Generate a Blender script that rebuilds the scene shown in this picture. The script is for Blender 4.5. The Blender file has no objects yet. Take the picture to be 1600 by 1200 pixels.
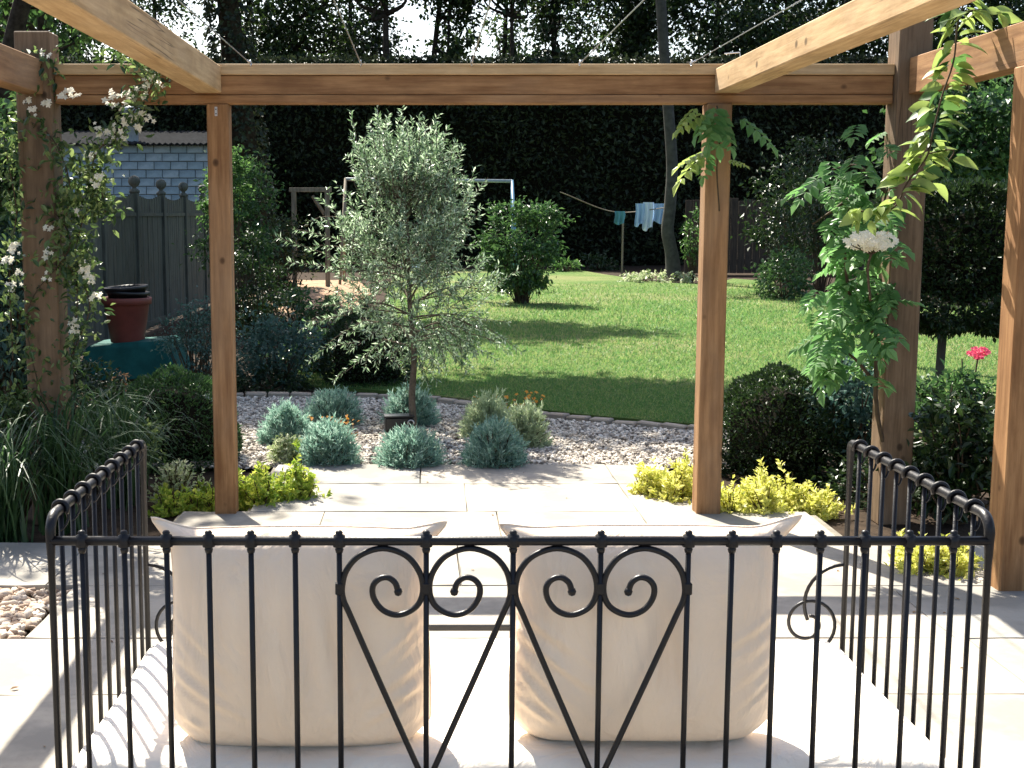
import bpy, math
import numpy as np
from mathutils import Vector, Matrix, Euler

rng = np.random.default_rng(7)
S = bpy.context.scene
C = S.collection
PI = math.pi

# ------------------------------------------------------------------ camera, sky, sun, exposure
FPX, CX, CY, CAMH = 2050.0, 665.0, 600.0, 1.6
TH = math.atan(265 / 2050)
cam_d = bpy.data.cameras.new('camera')
cam_d.sensor_width = 36
cam_d.lens = 36 * FPX / 1600
cam_d.shift_x = (800 - CX) / 1600
cam_d.clip_start = 0.05
cam_d.clip_end = 900
cam = bpy.data.objects.new('camera', cam_d)
C.objects.link(cam)
cam.location = (0, 0, CAMH)
cam.rotation_euler = (PI / 2 - TH, 0, 0)
S.camera = cam

SUN_AZ, SUN_EL = math.radians(-25), math.radians(50)      # azimuth from +Y, negative = to the left
W = bpy.data.worlds.new('World')
S.world = W
W.use_nodes = True
wn = W.node_tree.nodes
bg = wn['Background']
sky = wn.new('ShaderNodeTexSky')
sky.sky_type = 'NISHITA'
sky.sun_disc = False
sky.sun_elevation = SUN_EL
sky.sun_rotation = SUN_AZ
sky.dust_density = 2.5
sky.air_density = 1.0
sky.ozone_density = 1.0
W.node_tree.links.new(sky.outputs[0], bg.inputs[0])
bg.inputs[1].default_value = 0.09
sun_d = bpy.data.lights.new('sun', 'SUN')
sun_d.energy = 5.0
sun_d.angle = math.radians(0.5)
sun_d.color = (1.0, 0.94, 0.82)
sun = bpy.data.objects.new('sun', sun_d)
C.objects.link(sun)
sdir = Vector((math.sin(SUN_AZ) * math.cos(SUN_EL), math.cos(SUN_AZ) * math.cos(SUN_EL), math.sin(SUN_EL)))
sun.rotation_euler = sdir.to_track_quat('Z', 'Y').to_euler()
sun.location = (0, 0, 30)
S.view_settings.view_transform = 'Standard'
S.view_settings.look = 'None'
S.view_settings.exposure = 1.65
S.view_settings.gamma = 1
S.render.engine = 'CYCLES'
S.cycles.max_bounces = 8
S.cycles.transparent_max_bounces = 8


# ------------------------------------------------------------------ measuring helpers (survey of the photo -> metres)
def gnd(u, v, z=0.0):
    a = math.atan((v - CY) / FPX) + TH
    d = (CAMH - z) / math.tan(a)
    dep = d * math.cos(TH) + (CAMH - z) * math.sin(TH)
    return (u - CX) / FPX * dep, d


def at(u, v, y):
    z = CAMH - y * math.tan(math.atan((v - CY) / FPX) + TH)
    dep = y * math.cos(TH) + (CAMH - z) * math.sin(TH)
    return np.array([(u - CX) / FPX * dep, y, z])


# ------------------------------------------------------------------ mesh helpers
OFF = {}


def A(x):
    return np.asarray(x, dtype=float)


def norm(v):
    return v / np.maximum(np.linalg.norm(v, axis=-1, keepdims=True), 1e-9)


def runit(n):
    return norm(rng.normal(size=(n, 3)))


def mesh(name, V, Fs, smooth=False):
    V = np.asarray(V, dtype=np.float32)
    if not isinstance(Fs, list):
        Fs = [Fs]
    Fs = [np.asarray(f, dtype=np.int32) for f in Fs if len(f)]
    me = bpy.data.meshes.new(name)
    me.vertices.add(len(V))
    me.vertices.foreach_set('co', V.ravel())
    nl = sum(f.size for f in Fs)
    me.loops.add(nl)
    me.loops.foreach_set('vertex_index', np.concatenate([f.ravel() for f in Fs]))
    tot = np.concatenate([np.full(len(f), f.shape[1], dtype=np.int32) for f in Fs])
    st = np.concatenate([[0], np.cumsum(tot)[:-1]]).astype(np.int32)
    me.polygons.add(len(tot))
    me.polygons.foreach_set('loop_start', st)
    me.polygons.foreach_set('loop_total', tot)
    me.polygons.foreach_set('use_smooth', np.full(len(tot), smooth, dtype=bool))
    me.update(calc_edges=True)
    me.validate()
    return me


def merge(parts):
    Vs, Fs, n = [], [], 0
    for V, F in parts:
        if not isinstance(F, list):
            F = [F]
        Vs.append(V)
        Fs += [np.asarray(f) + n for f in F if len(f)]
        n += len(V)
    by = {}
    for f in Fs:
        by.setdefault(f.shape[1], []).append(f)
    return np.concatenate(Vs), [np.concatenate(x) for x in by.values()]


def link(o, parent):
    C.objects.link(o)
    if parent is not None:
        o.parent = parent


def part(name, VF, mat, parent=None, smooth=False, kind=None):
    """one mesh object from world-space vertices; parts follow their thing's base"""
    V, F = VF
    off = OFF.get(parent.name, np.zeros(3)) if parent is not None else np.zeros(3)
    me = mesh(name, np.asarray(V) - off, F, smooth)
    if mat:
        me.materials.append(mat)
    o = bpy.data.objects.new(name, me)
    link(o, parent)
    OFF[o.name] = off
    if kind:
        o['kind'] = kind
    return o


def inst(name, me, parent, loc, rot=None, scale=1.0):
    """an object sharing mesh data, at a world place, under a thing"""
    off = OFF.get(parent.name, np.zeros(3)) if parent is not None else np.zeros(3)
    o = bpy.data.objects.new(name, me)
    link(o, parent)
    sc = scale if hasattr(scale, '__len__') else (scale,) * 3
    R = rot if rot is not None else Matrix.Identity(3)
    M = Matrix.Translation(Vector(A(loc) - off)) @ R.to_4x4() @ Matrix.Diagonal((*sc, 1))
    o.matrix_basis = M
    OFF[o.name] = A(loc)
    return o


def tag(o, label, cat, group=None):
    o['label'] = label
    o['category'] = cat
    if group:
        o['group'] = group
    return o


def thing(name, label, cat, loc, group=None):
    o = bpy.data.objects.new(name, None)
    o.empty_display_size = 0.1
    C.objects.link(o)
    o.location = loc
    OFF[o.name] = A(loc)
    return tag(o, label, cat, group)


def struct(name, VF, mat, smooth=False, kind='structure'):
    return part(name, VF, mat, None, smooth, kind)


def box(x0, x1, y0, y1, z0, z1, bev=0.0):
    if bev <= 0:
        V = A([(x, y, z) for x in (x0, x1) for y in (y0, y1) for z in (z0, z1)])
        F = A([(0, 1, 3, 2), (4, 6, 7, 5), (0, 4, 5, 1), (2, 3, 7, 6), (0, 2, 6, 4), (1, 5, 7, 3)]).astype(int)
        return V, F
    c = A([(x0 + x1) / 2, (y0 + y1) / 2, (z0 + z1) / 2])
    h = A([(x1 - x0) / 2, (y1 - y0) / 2, (z1 - z0) / 2])
    b = min(bev, *(h * 0.9))
    V, idx = [], {}
    for sx in (-1, 1):
        for sy in (-1, 1):
            for sz in (-1, 1):
                s = A([sx, sy, sz])
                for ax in range(3):
                    p = s * (h - b)
                    p[ax] = s[ax] * h[ax]
                    idx[(sx, sy, sz, ax)] = len(V)
                    V.append(c + p)
    F4, F3 = [], []
    for ax in range(3):
        o1, o2 = [a for a in range(3) if a != ax]
        for s in (-1, 1):
            q = []
            for a, b2 in ((-1, -1), (1, -1), (1, 1), (-1, 1)):
                k = [0, 0, 0]
                k[ax], k[o1], k[o2] = s, a, b2
                q.append(idx[(*k, ax)])
            F4.append(q if (s > 0) == (ax != 1) else q[::-1])
    for ax in range(3):                      # 12 edges
        o1, o2 = [a for a in range(3) if a != ax]
        for s1 in (-1, 1):
            for s2 in (-1, 1):
                ka, kb = [0, 0, 0], [0, 0, 0]
                ka[ax], kb[ax] = -1, 1
                ka[o1] = kb[o1] = s1
                ka[o2] = kb[o2] = s2
                F4.append([idx[(*ka, o1)], idx[(*kb, o1)], idx[(*kb, o2)], idx[(*ka, o2)]])
    for sx in (-1, 1):
        for sy in (-1, 1):
            for sz in (-1, 1):
                F3.append([idx[(sx, sy, sz, 0)], idx[(sx, sy, sz, 1)], idx[(sx, sy, sz, 2)]])
    return A(V), [np.asarray(F4), np.asarray(F3)]


def tube(P, R, seg=8, cap=True):
    P = A(P)
    n = len(P)
    R = np.full(n, R) if np.isscalar(R) else A(R)
    T = np.zeros_like(P)
    T[1:-1] = P[2:] - P[:-2]
    T[0] = P[1] - P[0]
    T[-1] = P[-1] - P[-2]
    T = norm(T)
    u = A([0, 0, 1]) if abs(T[0][2]) < 0.9 else A([1, 0, 0])
    u = norm(u - T[0] * (u @ T[0]))
    a = np.arange(seg) * 2 * PI / seg
    ca, sa = np.cos(a)[:, None], np.sin(a)[:, None]
    V = np.zeros((n, seg, 3))
    for i in range(n):
        u = norm(u - T[i] * (u @ T[i]))
        w = np.cross(T[i], u)
        V[i] = P[i] + R[i] * (ca * u + sa * w)
    i = np.arange(n - 1)[:, None] * seg
    j = np.arange(seg)[None]
    k = (j + 1) % seg
    F = np.stack([i + j, i + k, i + seg + k, i + seg + j], -1).reshape(-1, 4)
    Fs = [F]
    if cap:
        Fs.append(np.stack([np.arange(seg)[::-1], np.arange(seg) + (n - 1) * seg]))
    return V.reshape(-1, 3), Fs


def lathe(c, prof, seg=20, axis=2):
    """surface of revolution about a vertical axis through c; prof = [(r, z)]"""
    prof = A(prof)
    a = np.arange(seg) * 2 * PI / seg
    n = len(prof)
    V = np.zeros((n, seg, 3))
    V[..., 0] = prof[:, :1] * np.cos(a)
    V[..., 1] = prof[:, :1] * np.sin(a)
    V[..., 2] = prof[:, 1:]
    V = V.reshape(-1, 3) + A(c)
    i = np.arange(n - 1)[:, None] * seg
    j = np.arange(seg)[None]
    k = (j + 1) % seg
    return V, [np.stack([i + j, i + k, i + seg + k, i + seg + j], -1).reshape(-1, 4)]


def bez(pts, n=8):
    """smooth path through points (Catmull-Rom)"""
    P = A(pts)
    P = np.vstack([2 * P[0] - P[1], P, 2 * P[-1] - P[-2]])
    out = []
    t = np.linspace(0, 1, n, endpoint=False)[:, None]
    for i in range(1, len(P) - 2):
        p0, p1, p2, p3 = P[i - 1:i + 3]
        out.append(0.5 * (2 * p1 + (p2 - p0) * t + (2 * p0 - 5 * p1 + 4 * p2 - p3) * t**2 + (3 * p1 - p0 - 3 * p2 + p3) * t**3))
    out.append(P[-2][None])
    return np.vstack(out)


# ------------------------------------------------------------------ foliage helpers
def leaves(P, D, N, L, Wd, shape='d', fold=0.18, droop=0.12):
    """leaf-sized faces: P base, D direction, N face normal"""
    n = len(P)
    D = norm(D)
    N = norm(N - D * np.sum(N * D, 1, keepdims=True))
    Sd = np.cross(D, N)
    L = np.broadcast_to(A(L), (n,))[:, None]
    Wd = np.broadcast_to(A(Wd), (n,))[:, None]
    if shape == 'd':
        V = np.stack([P, P + .5 * L * D + Wd / 2 * Sd + fold * Wd * N, P + L * D - droop * L * N,
                      P + .5 * L * D - Wd / 2 * Sd + fold * Wd * N], 1)
        b = np.arange(n)[:, None] * 4
        F = np.concatenate([b + A([0, 1, 2]).astype(int), b + A([0, 2, 3]).astype(int)])
        return V.reshape(-1, 3), [F]
    if shape == 't':
        V = np.stack([P - Wd / 2 * Sd, P + Wd / 2 * Sd, P + L * D], 1)
        return V.reshape(-1, 3), [np.arange(n * 3).reshape(-1, 3)]
    V = np.stack([P, P + .28 * L * D + .42 * Wd * Sd + fold * Wd * N, P + .62 * L * D + .46 * Wd * Sd + fold * Wd * N,
                  P + L * D - droop * L * N, P + .62 * L * D - .46 * Wd * Sd + fold * Wd * N,
                  P + .28 * L * D - .42 * Wd * Sd + fold * Wd * N], 1)
    b = np.arange(n)[:, None] * 6
    F = np.concatenate([b + A([0, 1, 2, 3]).astype(int), b + A([0, 3, 4, 5]).astype(int)])
    return V.reshape(-1, 3), [F]


def upn(n, b=0.8):
    return norm(rng.normal(size=(n, 3)) + A([0, 0, b * 2]))


def ball_pts(n, lo=0.0, hi=1.0):
    r = (rng.uniform(lo**3, hi**3, n))**(1 / 3)
    return runit(n) * r[:, None]


def cloud(c, rad, nclump, rc, nleaf, L, asp=0.5, lo=0.45, shape='d', flat=0.7, outb=0.6, upb=0.6):
    """a crown: clumps of leaves spread through an ellipsoid, with gaps"""
    c, rad = A(c), A(rad)
    q = ball_pts(nclump, lo, 1.0)
    cc = c + q * rad
    k = rng.integers(0, nclump, nleaf)
    rr = rc * rng.uniform(0.55, 1.35, nclump)
    P = cc[k] + rng.normal(size=(nleaf, 3)) * (rr[k] * 0.5)[:, None] * A([1, 1, flat])
    D = norm(norm(P - c) * outb + rng.normal(size=(nleaf, 3)) * 0.7 + A([0, 0, -0.15]))
    l = L * rng.uniform(0.6, 1.3, nleaf)
    return leaves(P, D, upn(nleaf, upb), l, l * asp * rng.uniform(.8, 1.2, nleaf), shape), cc


def shoots(c, rad, ntip, K, L, asp, lean=0.6, spread=0.9, length=0.1, jit=0.15, shape='d', zmin=0.0, fill=0.75, up=0.5):
    """a mound: shoot tips over a dome, each with a whorl of leaves"""
    c, rad = A(c), A(rad)
    q = runit(ntip)
    q[:, 2] = np.abs(q[:, 2])
    q *= rng.uniform(fill, 1.0, ntip)[:, None] * (1 + jit * rng.normal(size=(ntip, 1)))
    tip = c + q * rad
    ax = norm(norm(q * A([1, 1, 1]) / rad * rad.mean()) * lean + A([0, 0, up]) + rng.normal(size=(ntip, 3)) * 0.18)
    t = np.repeat(np.arange(ntip), K)
    n = ntip * K
    along = rng.uniform(-1, 0, n) * length
    P = tip[t] + ax[t] * along[:, None]
    r = rng.normal(size=(n, 3))
    r = norm(r - ax[t] * np.sum(r * ax[t], 1, keepdims=True))
    D = norm(ax[t] + r * spread * rng.uniform(.6, 1.3, (n, 1)))
    l = L * rng.uniform(.6, 1.25, n)
    V, F = leaves(P, D, norm(ax[t] * .6 + r * -.2 + rng.normal(size=(n, 3)) * .3), l, l * asp, shape)
    V[:, 2] = np.maximum(V[:, 2], zmin)
    return V, F


def blades(base, az, reach, height, width, n=7, droop=0.6):
    """arching grass blades as tapering strips"""
    m = len(base)
    t = np.linspace(0, 1, n)[None, :]
    dx, dy = np.cos(az)[:, None], np.sin(az)[:, None]
    r = reach[:, None] * t**1.4
    z = height[:, None] * (np.sin(t * PI * (0.5 + 0.28 * droop)) / 1.0)
    w = width[:, None] * (1 - t**1.6) * 0.5 + 0.0005
    P = np.stack([base[:, 0:1] + dx * r, base[:, 1:2] + dy * r, base[:, 2:3] + z], -1)
    Sd = np.stack([-dy * np.ones_like(t), dx * np.ones_like(t), np.zeros((m, n))], -1)
    V = np.stack([P - Sd * w[..., None], P + Sd * w[..., None]], 2).reshape(-1, 3)
    b = (np.arange(m)[:, None] * n + np.arange(n - 1)[None]) * 2
    F = np.stack([b, b + 1, b + 3, b + 2], -1).reshape(-1, 4)
    return V, [F]


# ------------------------------------------------------------------ materials
def new_mat(name):
    m = bpy.data.materials.new(name)
    m.use_nodes = True
    nt = m.node_tree
    return m, nt, nt.nodes['Principled BSDF'], nt.nodes['Material Output']


def node(nt, typ, **kw):
    n = nt.nodes.new('ShaderNode' + typ)
    for k, v in kw.items():
        if k in n.inputs.keys() if isinstance(k, str) else False:
            n.inputs[k].default_value = v
        else:
            setattr(n, k, v)
    return n


def ramp(nt, fac, stops):
    r = nt.nodes.new('ShaderNodeValToRGB')
    e = r.color_ramp.elements
    while len(e) < len(stops):
        e.new(0.5)
    for i, (p, c) in enumerate(stops):
        e[i].position = p
        e[i].color = (*c, 1)
    nt.links.new(fac, r.inputs[0])
    return r.outputs[0]


def coords(nt, scale=(1, 1, 1), kind='Object'):
    tc = nt.nodes.new('ShaderNodeTexCoord')
    mp = nt.nodes.new('ShaderNodeMapping')
    mp.inputs['Scale'].default_value = scale
    nt.links.new(tc.outputs[kind], mp.inputs[0])
    return mp.outputs[0]


def noise(nt, vec, scale, detail=4, rough=0.55):
    n = nt.nodes.new('ShaderNodeTexNoise')
    n.inputs['Scale'].default_value = scale
    n.inputs['Detail'].default_value = detail
    n.inputs['Roughness'].default_value = rough
    if vec is not None:
        nt.links.new(vec, n.inputs['Vector'])
    return n.outputs['Fac']


def mixc(nt, fac, a, b, mode='MIX'):
    m = nt.nodes.new('ShaderNodeMix')
    m.data_type = 'RGBA'
    m.blend_type = mode
    for sock, v in ((m.inputs[0], fac), (m.inputs[6], a), (m.inputs[7], b)):
        if isinstance(v, (int, float)):
            sock.default_value = v
        elif isinstance(v, tuple):
            sock.default_value = (*v, 1)
        else:
            nt.links.new(v, sock)
    return m.outputs[2]


def bump(nt, h, strength, dist, bs):
    b = nt.nodes.new('ShaderNodeBump')
    b.inputs['Strength'].default_value = strength
    b.inputs['Distance'].default_value = dist
    nt.links.new(h, b.inputs['Height'])
    nt.links.new(b.outputs[0], bs.inputs['Normal'])


def leaf_mat(name, cols, trans=0.35, rough=0.45, spec=0.4):
    m, nt, bs, out = new_mat(name)
    g = nt.nodes.new('ShaderNodeNewGeometry')
    k = len(cols)
    col = ramp(nt, g.outputs['Random Per Island'], [(i / max(k - 1, 1), c) for i, c in enumerate(cols)])
    nt.links.new(col, bs.inputs['Base Color'])
    bs.inputs['Roughness'].default_value = rough
    bs.inputs['Specular IOR Level'].default_value = spec
    tr = nt.nodes.new('ShaderNodeBsdfTranslucent')
    hs = nt.nodes.new('ShaderNodeHueSaturation')
    hs.inputs['Hue'].default_value = 0.495
    hs.inputs['Saturation'].default_value = 1.0
    hs.inputs['Value'].default_value = 1.5
    nt.links.new(col, hs.inputs['Color'])
    nt.links.new(hs.outputs[0], tr.inputs[0])
    mx = nt.nodes.new('ShaderNodeMixShader')
    mx.inputs[0].default_value = trans
    nt.links.new(bs.outputs[0], mx.inputs[1])
    nt.links.new(tr.outputs[0], mx.inputs[2])
    nt.links.new(mx.outputs[0], out.inputs[0])
    return m


def plain(name, col, rough=0.6, metal=0.0, var=0.25, scale=8, bmp=0.0, spec=0.5):
    m, nt, bs, out = new_mat(name)
    v = coords(nt)
    n = noise(nt, v, scale, 5)
    c = A(col)
    nt.links.new(ramp(nt, n, [(0.3, tuple(c * (1 - var))), (0.7, tuple(np.minimum(c * (1 + var), 1)))]), bs.inputs['Base Color'])
    bs.inputs['Roughness'].default_value = rough
    bs.inputs['Metallic'].default_value = metal
    bs.inputs['Specular IOR Level'].default_value = spec
    if bmp:
        bump(nt, noise(nt, v, scale * 5, 4), bmp, 0.01, bs)
    return m


def wood_mat(name, axis, ca, cb, knot=0.26, rough=0.75):
    m, nt, bs, out = new_mat(name)
    oi = nt.nodes.new('ShaderNodeObjectInfo')
    tc = nt.nodes.new('ShaderNodeTexCoord')
    addv = nt.nodes.new('ShaderNodeVectorMath')
    addv.operation = 'MULTIPLY_ADD'
    cmb = nt.nodes.new('ShaderNodeCombineXYZ')
    for i in range(3):
        nt.links.new(oi.outputs['Random'], cmb.inputs[i])
    nt.links.new(cmb.outputs[0], addv.inputs[0])
    addv.inputs[1].default_value = (17, 23, 31)
    nt.links.new(tc.outputs['Object'], addv.inputs[2])

    def mapped(a, b):
        mp = nt.nodes.new('ShaderNodeMapping')
        sc = [b, b, b]
        sc[axis] = a
        mp.inputs['Scale'].default_value = sc
        nt.links.new(addv.outputs[0], mp.inputs[0])
        return mp.outputs[0]
    grain = noise(nt, mapped(2.5, 38), 1.0, 6, 0.65)
    broad = noise(nt, mapped(3.2, 6), 1.0, 5, 0.65)
    col = ramp(nt, grain, [(0.34, tuple(A(ca) * .9)), (0.66, tuple(A(cb) * 1.06))])
    col = mixc(nt, ramp(nt, broad, [(0.45, (0, 0, 0)), (0.72, (0.6, 0.6, 0.6))]), col, tuple(A(ca) * 0.62))
    grey = noise(nt, mapped(0.8, 3), 1.0, 4)
    col = mixc(nt, ramp(nt, grey, [(0.5, (0, 0, 0)), (0.7, (0.35, 0.35, 0.35))]), col, tuple(A([cb[0] * .85, cb[0] * .66, cb[0] * .46])))
    vo = nt.nodes.new('ShaderNodeTexVoronoi')
    vo.inputs['Scale'].default_value = 1.0
    nt.links.new(mapped(6.5, 8.5), vo.inputs['Vector'])
    kn = ramp(nt, vo.outputs['Distance'], [(0.0, (1, 1, 1)), (0.09, (0.8, 0.8, 0.8)), (0.16, (0, 0, 0))])
    sel = nt.nodes.new('ShaderNodeMath')
    sel.operation = 'GREATER_THAN'
    sp = nt.nodes.new('ShaderNodeSeparateColor')
    nt.links.new(vo.outputs['Color'], sp.inputs[0])
    nt.links.new(sp.outputs[0], sel.inputs[0])
    sel.inputs[1].default_value = 1 - knot
    mul = nt.nodes.new('ShaderNodeMath')
    mul.operation = 'MULTIPLY'
    nt.links.new(kn, mul.inputs[0])
    nt.links.new(sel.outputs[0], mul.inputs[1])
    col = mixc(nt, mul.outputs[0], col, tuple(A(ca) * 0.28))
    crack = noise(nt, mapped(0.5, 26), 1.0, 2, 0.4)
    ck = ramp(nt, crack, [(0.485, (0, 0, 0)), (0.5, (0.8, 0.8, 0.8)), (0.515, (0, 0, 0))])
    ckm = noise(nt, mapped(1.1, 3), 1.0, 2)
    ckm = ramp(nt, ckm, [(0.58, (0, 0, 0)), (0.66, (1, 1, 1))])
    mul2 = nt.nodes.new('ShaderNodeMath')
    mul2.operation = 'MULTIPLY'
    nt.links.new(ck, mul2.inputs[0])
    nt.links.new(ckm, mul2.inputs[1])
    col = mixc(nt, mul2.outputs[0], col, (0.03, 0.018, 0.01))
    nt.links.new(col, bs.inputs['Base Color'])
    bs.inputs['Roughness'].default_value = rough
    bs.inputs['Specular IOR Level'].default_value = 0.25
    sub = nt.nodes.new('ShaderNodeMath')
    sub.operation = 'SUBTRACT'
    nt.links.new(grain, sub.inputs[0])
    nt.links.new(mul2.outputs[0], sub.inputs[1])
    bump(nt, sub.outputs[0], 0.35, 0.004, bs)
    return m


WA, WB = (0.215, 0.102, 0.040), (0.345, 0.19, 0.084)
M = {}
M['wood_x'] = wood_mat('larch timber along x', 0, WA, WB)
M['wood_y'] = wood_mat('larch timber along y', 1, WA, WB)
M['wood_z'] = wood_mat('larch timber upright', 2, WA, WB)
PA, PB = (0.40, 0.255, 0.12), (0.53, 0.37, 0.20)
M['dark_z'] = wood_mat('darker timber upright', 2, (0.125, 0.08, 0.046), (0.20, 0.135, 0.082))  # darker brown tone for the two corner posts
M['pale_x'] = wood_mat('pale planed timber along x', 0, PA, PB)
M['pale_y'] = wood_mat('pale planed timber along y', 1, PA, PB)
M['wood_grey'] = wood_mat('weathered grey timber', 2, (0.12, 0.10, 0.075), (0.24, 0.20, 0.15), 0.15)
M['wood_fence'] = wood_mat('stained fence boards', 2, (0.062, 0.066, 0.054), (0.115, 0.12, 0.098), 0.2)
M['wood_brown'] = wood_mat('brown fence boards', 2, (0.035, 0.026, 0.019), (0.075, 0.055, 0.04), 0.2)
M['iron'] = plain('black painted iron', (0.006, 0.0055, 0.007), 0.42, 0.0, 0.3, 30, 0.12, 0.35)
M['steel'] = plain('galvanised steel', (0.55, 0.55, 0.56), 0.35, 0.9, 0.1, 40)
M['soil'] = plain('dark garden soil', (0.035, 0.024, 0.016), 0.95, 0, 0.5, 9, 0.8, 0.1)
M['earth'] = plain('dry bare earth', (0.30, 0.20, 0.13), 0.95, 0, 0.4, 6, 0.8, 0.1)
M['terracotta'] = plain('red plastic pot', (0.19, 0.045, 0.03), 0.65, 0, 0.2, 6, 0.1)
M['black_plastic'] = plain('black plastic', (0.012, 0.012, 0.012), 0.45, 0, 0.3, 10)
M['tarp'] = plain('green tarpaulin', (0.012, 0.085, 0.072), 0.75, 0, 0.25, 7, 0.3, 0.15)
M['blue_paint'] = plain('blue painted tube', (0.12, 0.25, 0.38), 0.4, 0, 0.15, 10)
M['pale_tube'] = plain('pale galvanised tube', (0.26, 0.30, 0.32), 0.4, 0.0, 0.15, 10)
M['bark_dark'] = plain('dark rough bark', (0.045, 0.036, 0.026), 0.95, 0, 0.5, 12, 1.0, 0.1)
M['bark_grey'] = plain('smooth grey bark', (0.06, 0.057, 0.05), 0.85, 0, 0.35, 8, 0.5, 0.2)
M['bark_olive'] = plain('grey brown olive bark', (0.13, 0.105, 0.08), 0.9, 0, 0.35, 25, 0.8, 0.1)
M['core_shade'] = plain('near black core for inner shade', (0.012, 0.011, 0.007), 0.95, 0, 0.4, 20, 0.5, 0.05)  # near-black colour stands in for the shade inside hedge and topiary
M['twig'] = plain('thin brown stems', (0.07, 0.05, 0.03), 0.8, 0, 0.3, 30, 0.2, 0.2)
M['roof'] = plain('corrugated grey sheet', (0.022, 0.023, 0.025), 0.95, 0, 0.3, 3, 0, 0.02)
M['mortar'] = plain('grey mortar', (0.12, 0.15, 0.165), 0.95, 0, 0.2, 10)
M['wire'] = plain('stainless wire', (0.55, 0.55, 0.55), 0.3, 0.8, 0.1, 10)

# leaves
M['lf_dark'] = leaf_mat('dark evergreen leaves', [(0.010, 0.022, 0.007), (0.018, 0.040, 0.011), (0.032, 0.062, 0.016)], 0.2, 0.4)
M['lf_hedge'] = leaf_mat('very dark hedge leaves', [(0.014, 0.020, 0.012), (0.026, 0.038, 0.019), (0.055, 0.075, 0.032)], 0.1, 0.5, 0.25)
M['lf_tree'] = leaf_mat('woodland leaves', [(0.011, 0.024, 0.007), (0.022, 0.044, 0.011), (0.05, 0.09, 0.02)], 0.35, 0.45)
M['lf_light'] = leaf_mat('light green leaves', [(0.035, 0.085, 0.022), (0.06, 0.135, 0.034), (0.11, 0.20, 0.055)], 0.4, 0.4)
M['lf_wist'] = leaf_mat('fresh green pinnate leaves', [(0.06, 0.155, 0.045), (0.09, 0.215, 0.065), (0.15, 0.29, 0.10)], 0.45, 0.4)
M['lf_vine'] = leaf_mat('yellow green vine leaves', [(0.15, 0.23, 0.05), (0.23, 0.32, 0.08), (0.34, 0.42, 0.13)], 0.4, 0.4)
M['lf_gold'] = leaf_mat('golden leaves', [(0.34, 0.38, 0.06), (0.56, 0.56, 0.13), (0.78, 0.75, 0.30)], 0.35, 0.45)
M['lf_goldgreen'] = leaf_mat('lime and gold leaves', [(0.15, 0.26, 0.03), (0.30, 0.40, 0.05), (0.55, 0.58, 0.11)], 0.35, 0.45)
M['lf_varieg'] = leaf_mat('white edged leaves', [(0.16, 0.24, 0.08), (0.40, 0.46, 0.25), (0.6, 0.62, 0.45)], 0.3, 0.45)
M['lf_lav'] = leaf_mat('blue grey lavender leaves', [(0.14, 0.265, 0.205), (0.235, 0.375, 0.305), (0.40, 0.52, 0.44)], 0.4, 0.65, 0.2)
M['lf_lavpale'] = leaf_mat('pale grey green leaves', [(0.30, 0.38, 0.22), (0.40, 0.48, 0.30), (0.54, 0.60, 0.42)], 0.35, 0.65, 0.2)
M['lf_olive'] = leaf_mat('olive leaves', [(0.05, 0.10, 0.04), (0.12, 0.20, 0.095), (0.28, 0.39, 0.23), (0.58, 0.68, 0.52)], 0.38, 0.28, 0.9)
M['lf_bush'] = leaf_mat('glossy bush leaves', [(0.022, 0.058, 0.018), (0.04, 0.095, 0.027), (0.075, 0.15, 0.045)], 0.35, 0.35, 0.5)
M['lf_grass'] = leaf_mat('strappy grass blades', [(0.018, 0.045, 0.016), (0.032, 0.075, 0.026), (0.07, 0.13, 0.05)], 0.3, 0.4)
M['lf_jas'] = leaf_mat('jasmine leaves', [(0.025, 0.055, 0.018), (0.06, 0.11, 0.03), (0.22, 0.29, 0.10)], 0.35, 0.35, 0.5)
M['lf_blue'] = leaf_mat('blue green leaves', [(0.03, 0.075, 0.055), (0.05, 0.11, 0.085), (0.10, 0.17, 0.14)], 0.3, 0.5)
M['lf_brown'] = leaf_mat('dry brown leaves', [(0.10, 0.055, 0.03), (0.2, 0.12, 0.06), (0.3, 0.2, 0.1)], 0.3, 0.6)
M['petal'] = leaf_mat('white petals', [(0.72, 0.68, 0.55), (0.8, 0.78, 0.68)], 0.4, 0.5)
M['petal_pink'] = leaf_mat('pink petals', [(0.6, 0.06, 0.13), (0.75, 0.14, 0.22)], 0.35, 0.5)
M['petal_orange'] = leaf_mat('orange petals', [(0.65, 0.22, 0.02), (0.8, 0.42, 0.06)], 0.35, 0.5)
M['lawn_blade'] = leaf_mat('lawn grass blades', [(0.045, 0.15, 0.04), (0.10, 0.205, 0.05), (0.24, 0.29, 0.10)], 0.42, 0.5, 0.25)


def lawn_mat():
    m, nt, bs, out = new_mat('lawn turf')
    v = coords(nt)
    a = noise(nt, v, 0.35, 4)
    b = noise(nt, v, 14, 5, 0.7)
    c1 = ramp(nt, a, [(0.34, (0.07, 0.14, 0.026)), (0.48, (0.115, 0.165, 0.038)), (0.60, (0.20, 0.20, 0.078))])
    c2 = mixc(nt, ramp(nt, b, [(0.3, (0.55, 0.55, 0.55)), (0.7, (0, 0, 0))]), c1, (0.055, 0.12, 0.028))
    nt.links.new(c2, bs.inputs['Base Color'])
    bs.inputs['Roughness'].default_value = 0.9
    bs.inputs['Specular IOR Level'].default_value = 0.15
    bump(nt, noise(nt, v, 60, 4, 0.7), 0.9, 0.03, bs)
    return m


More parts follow.
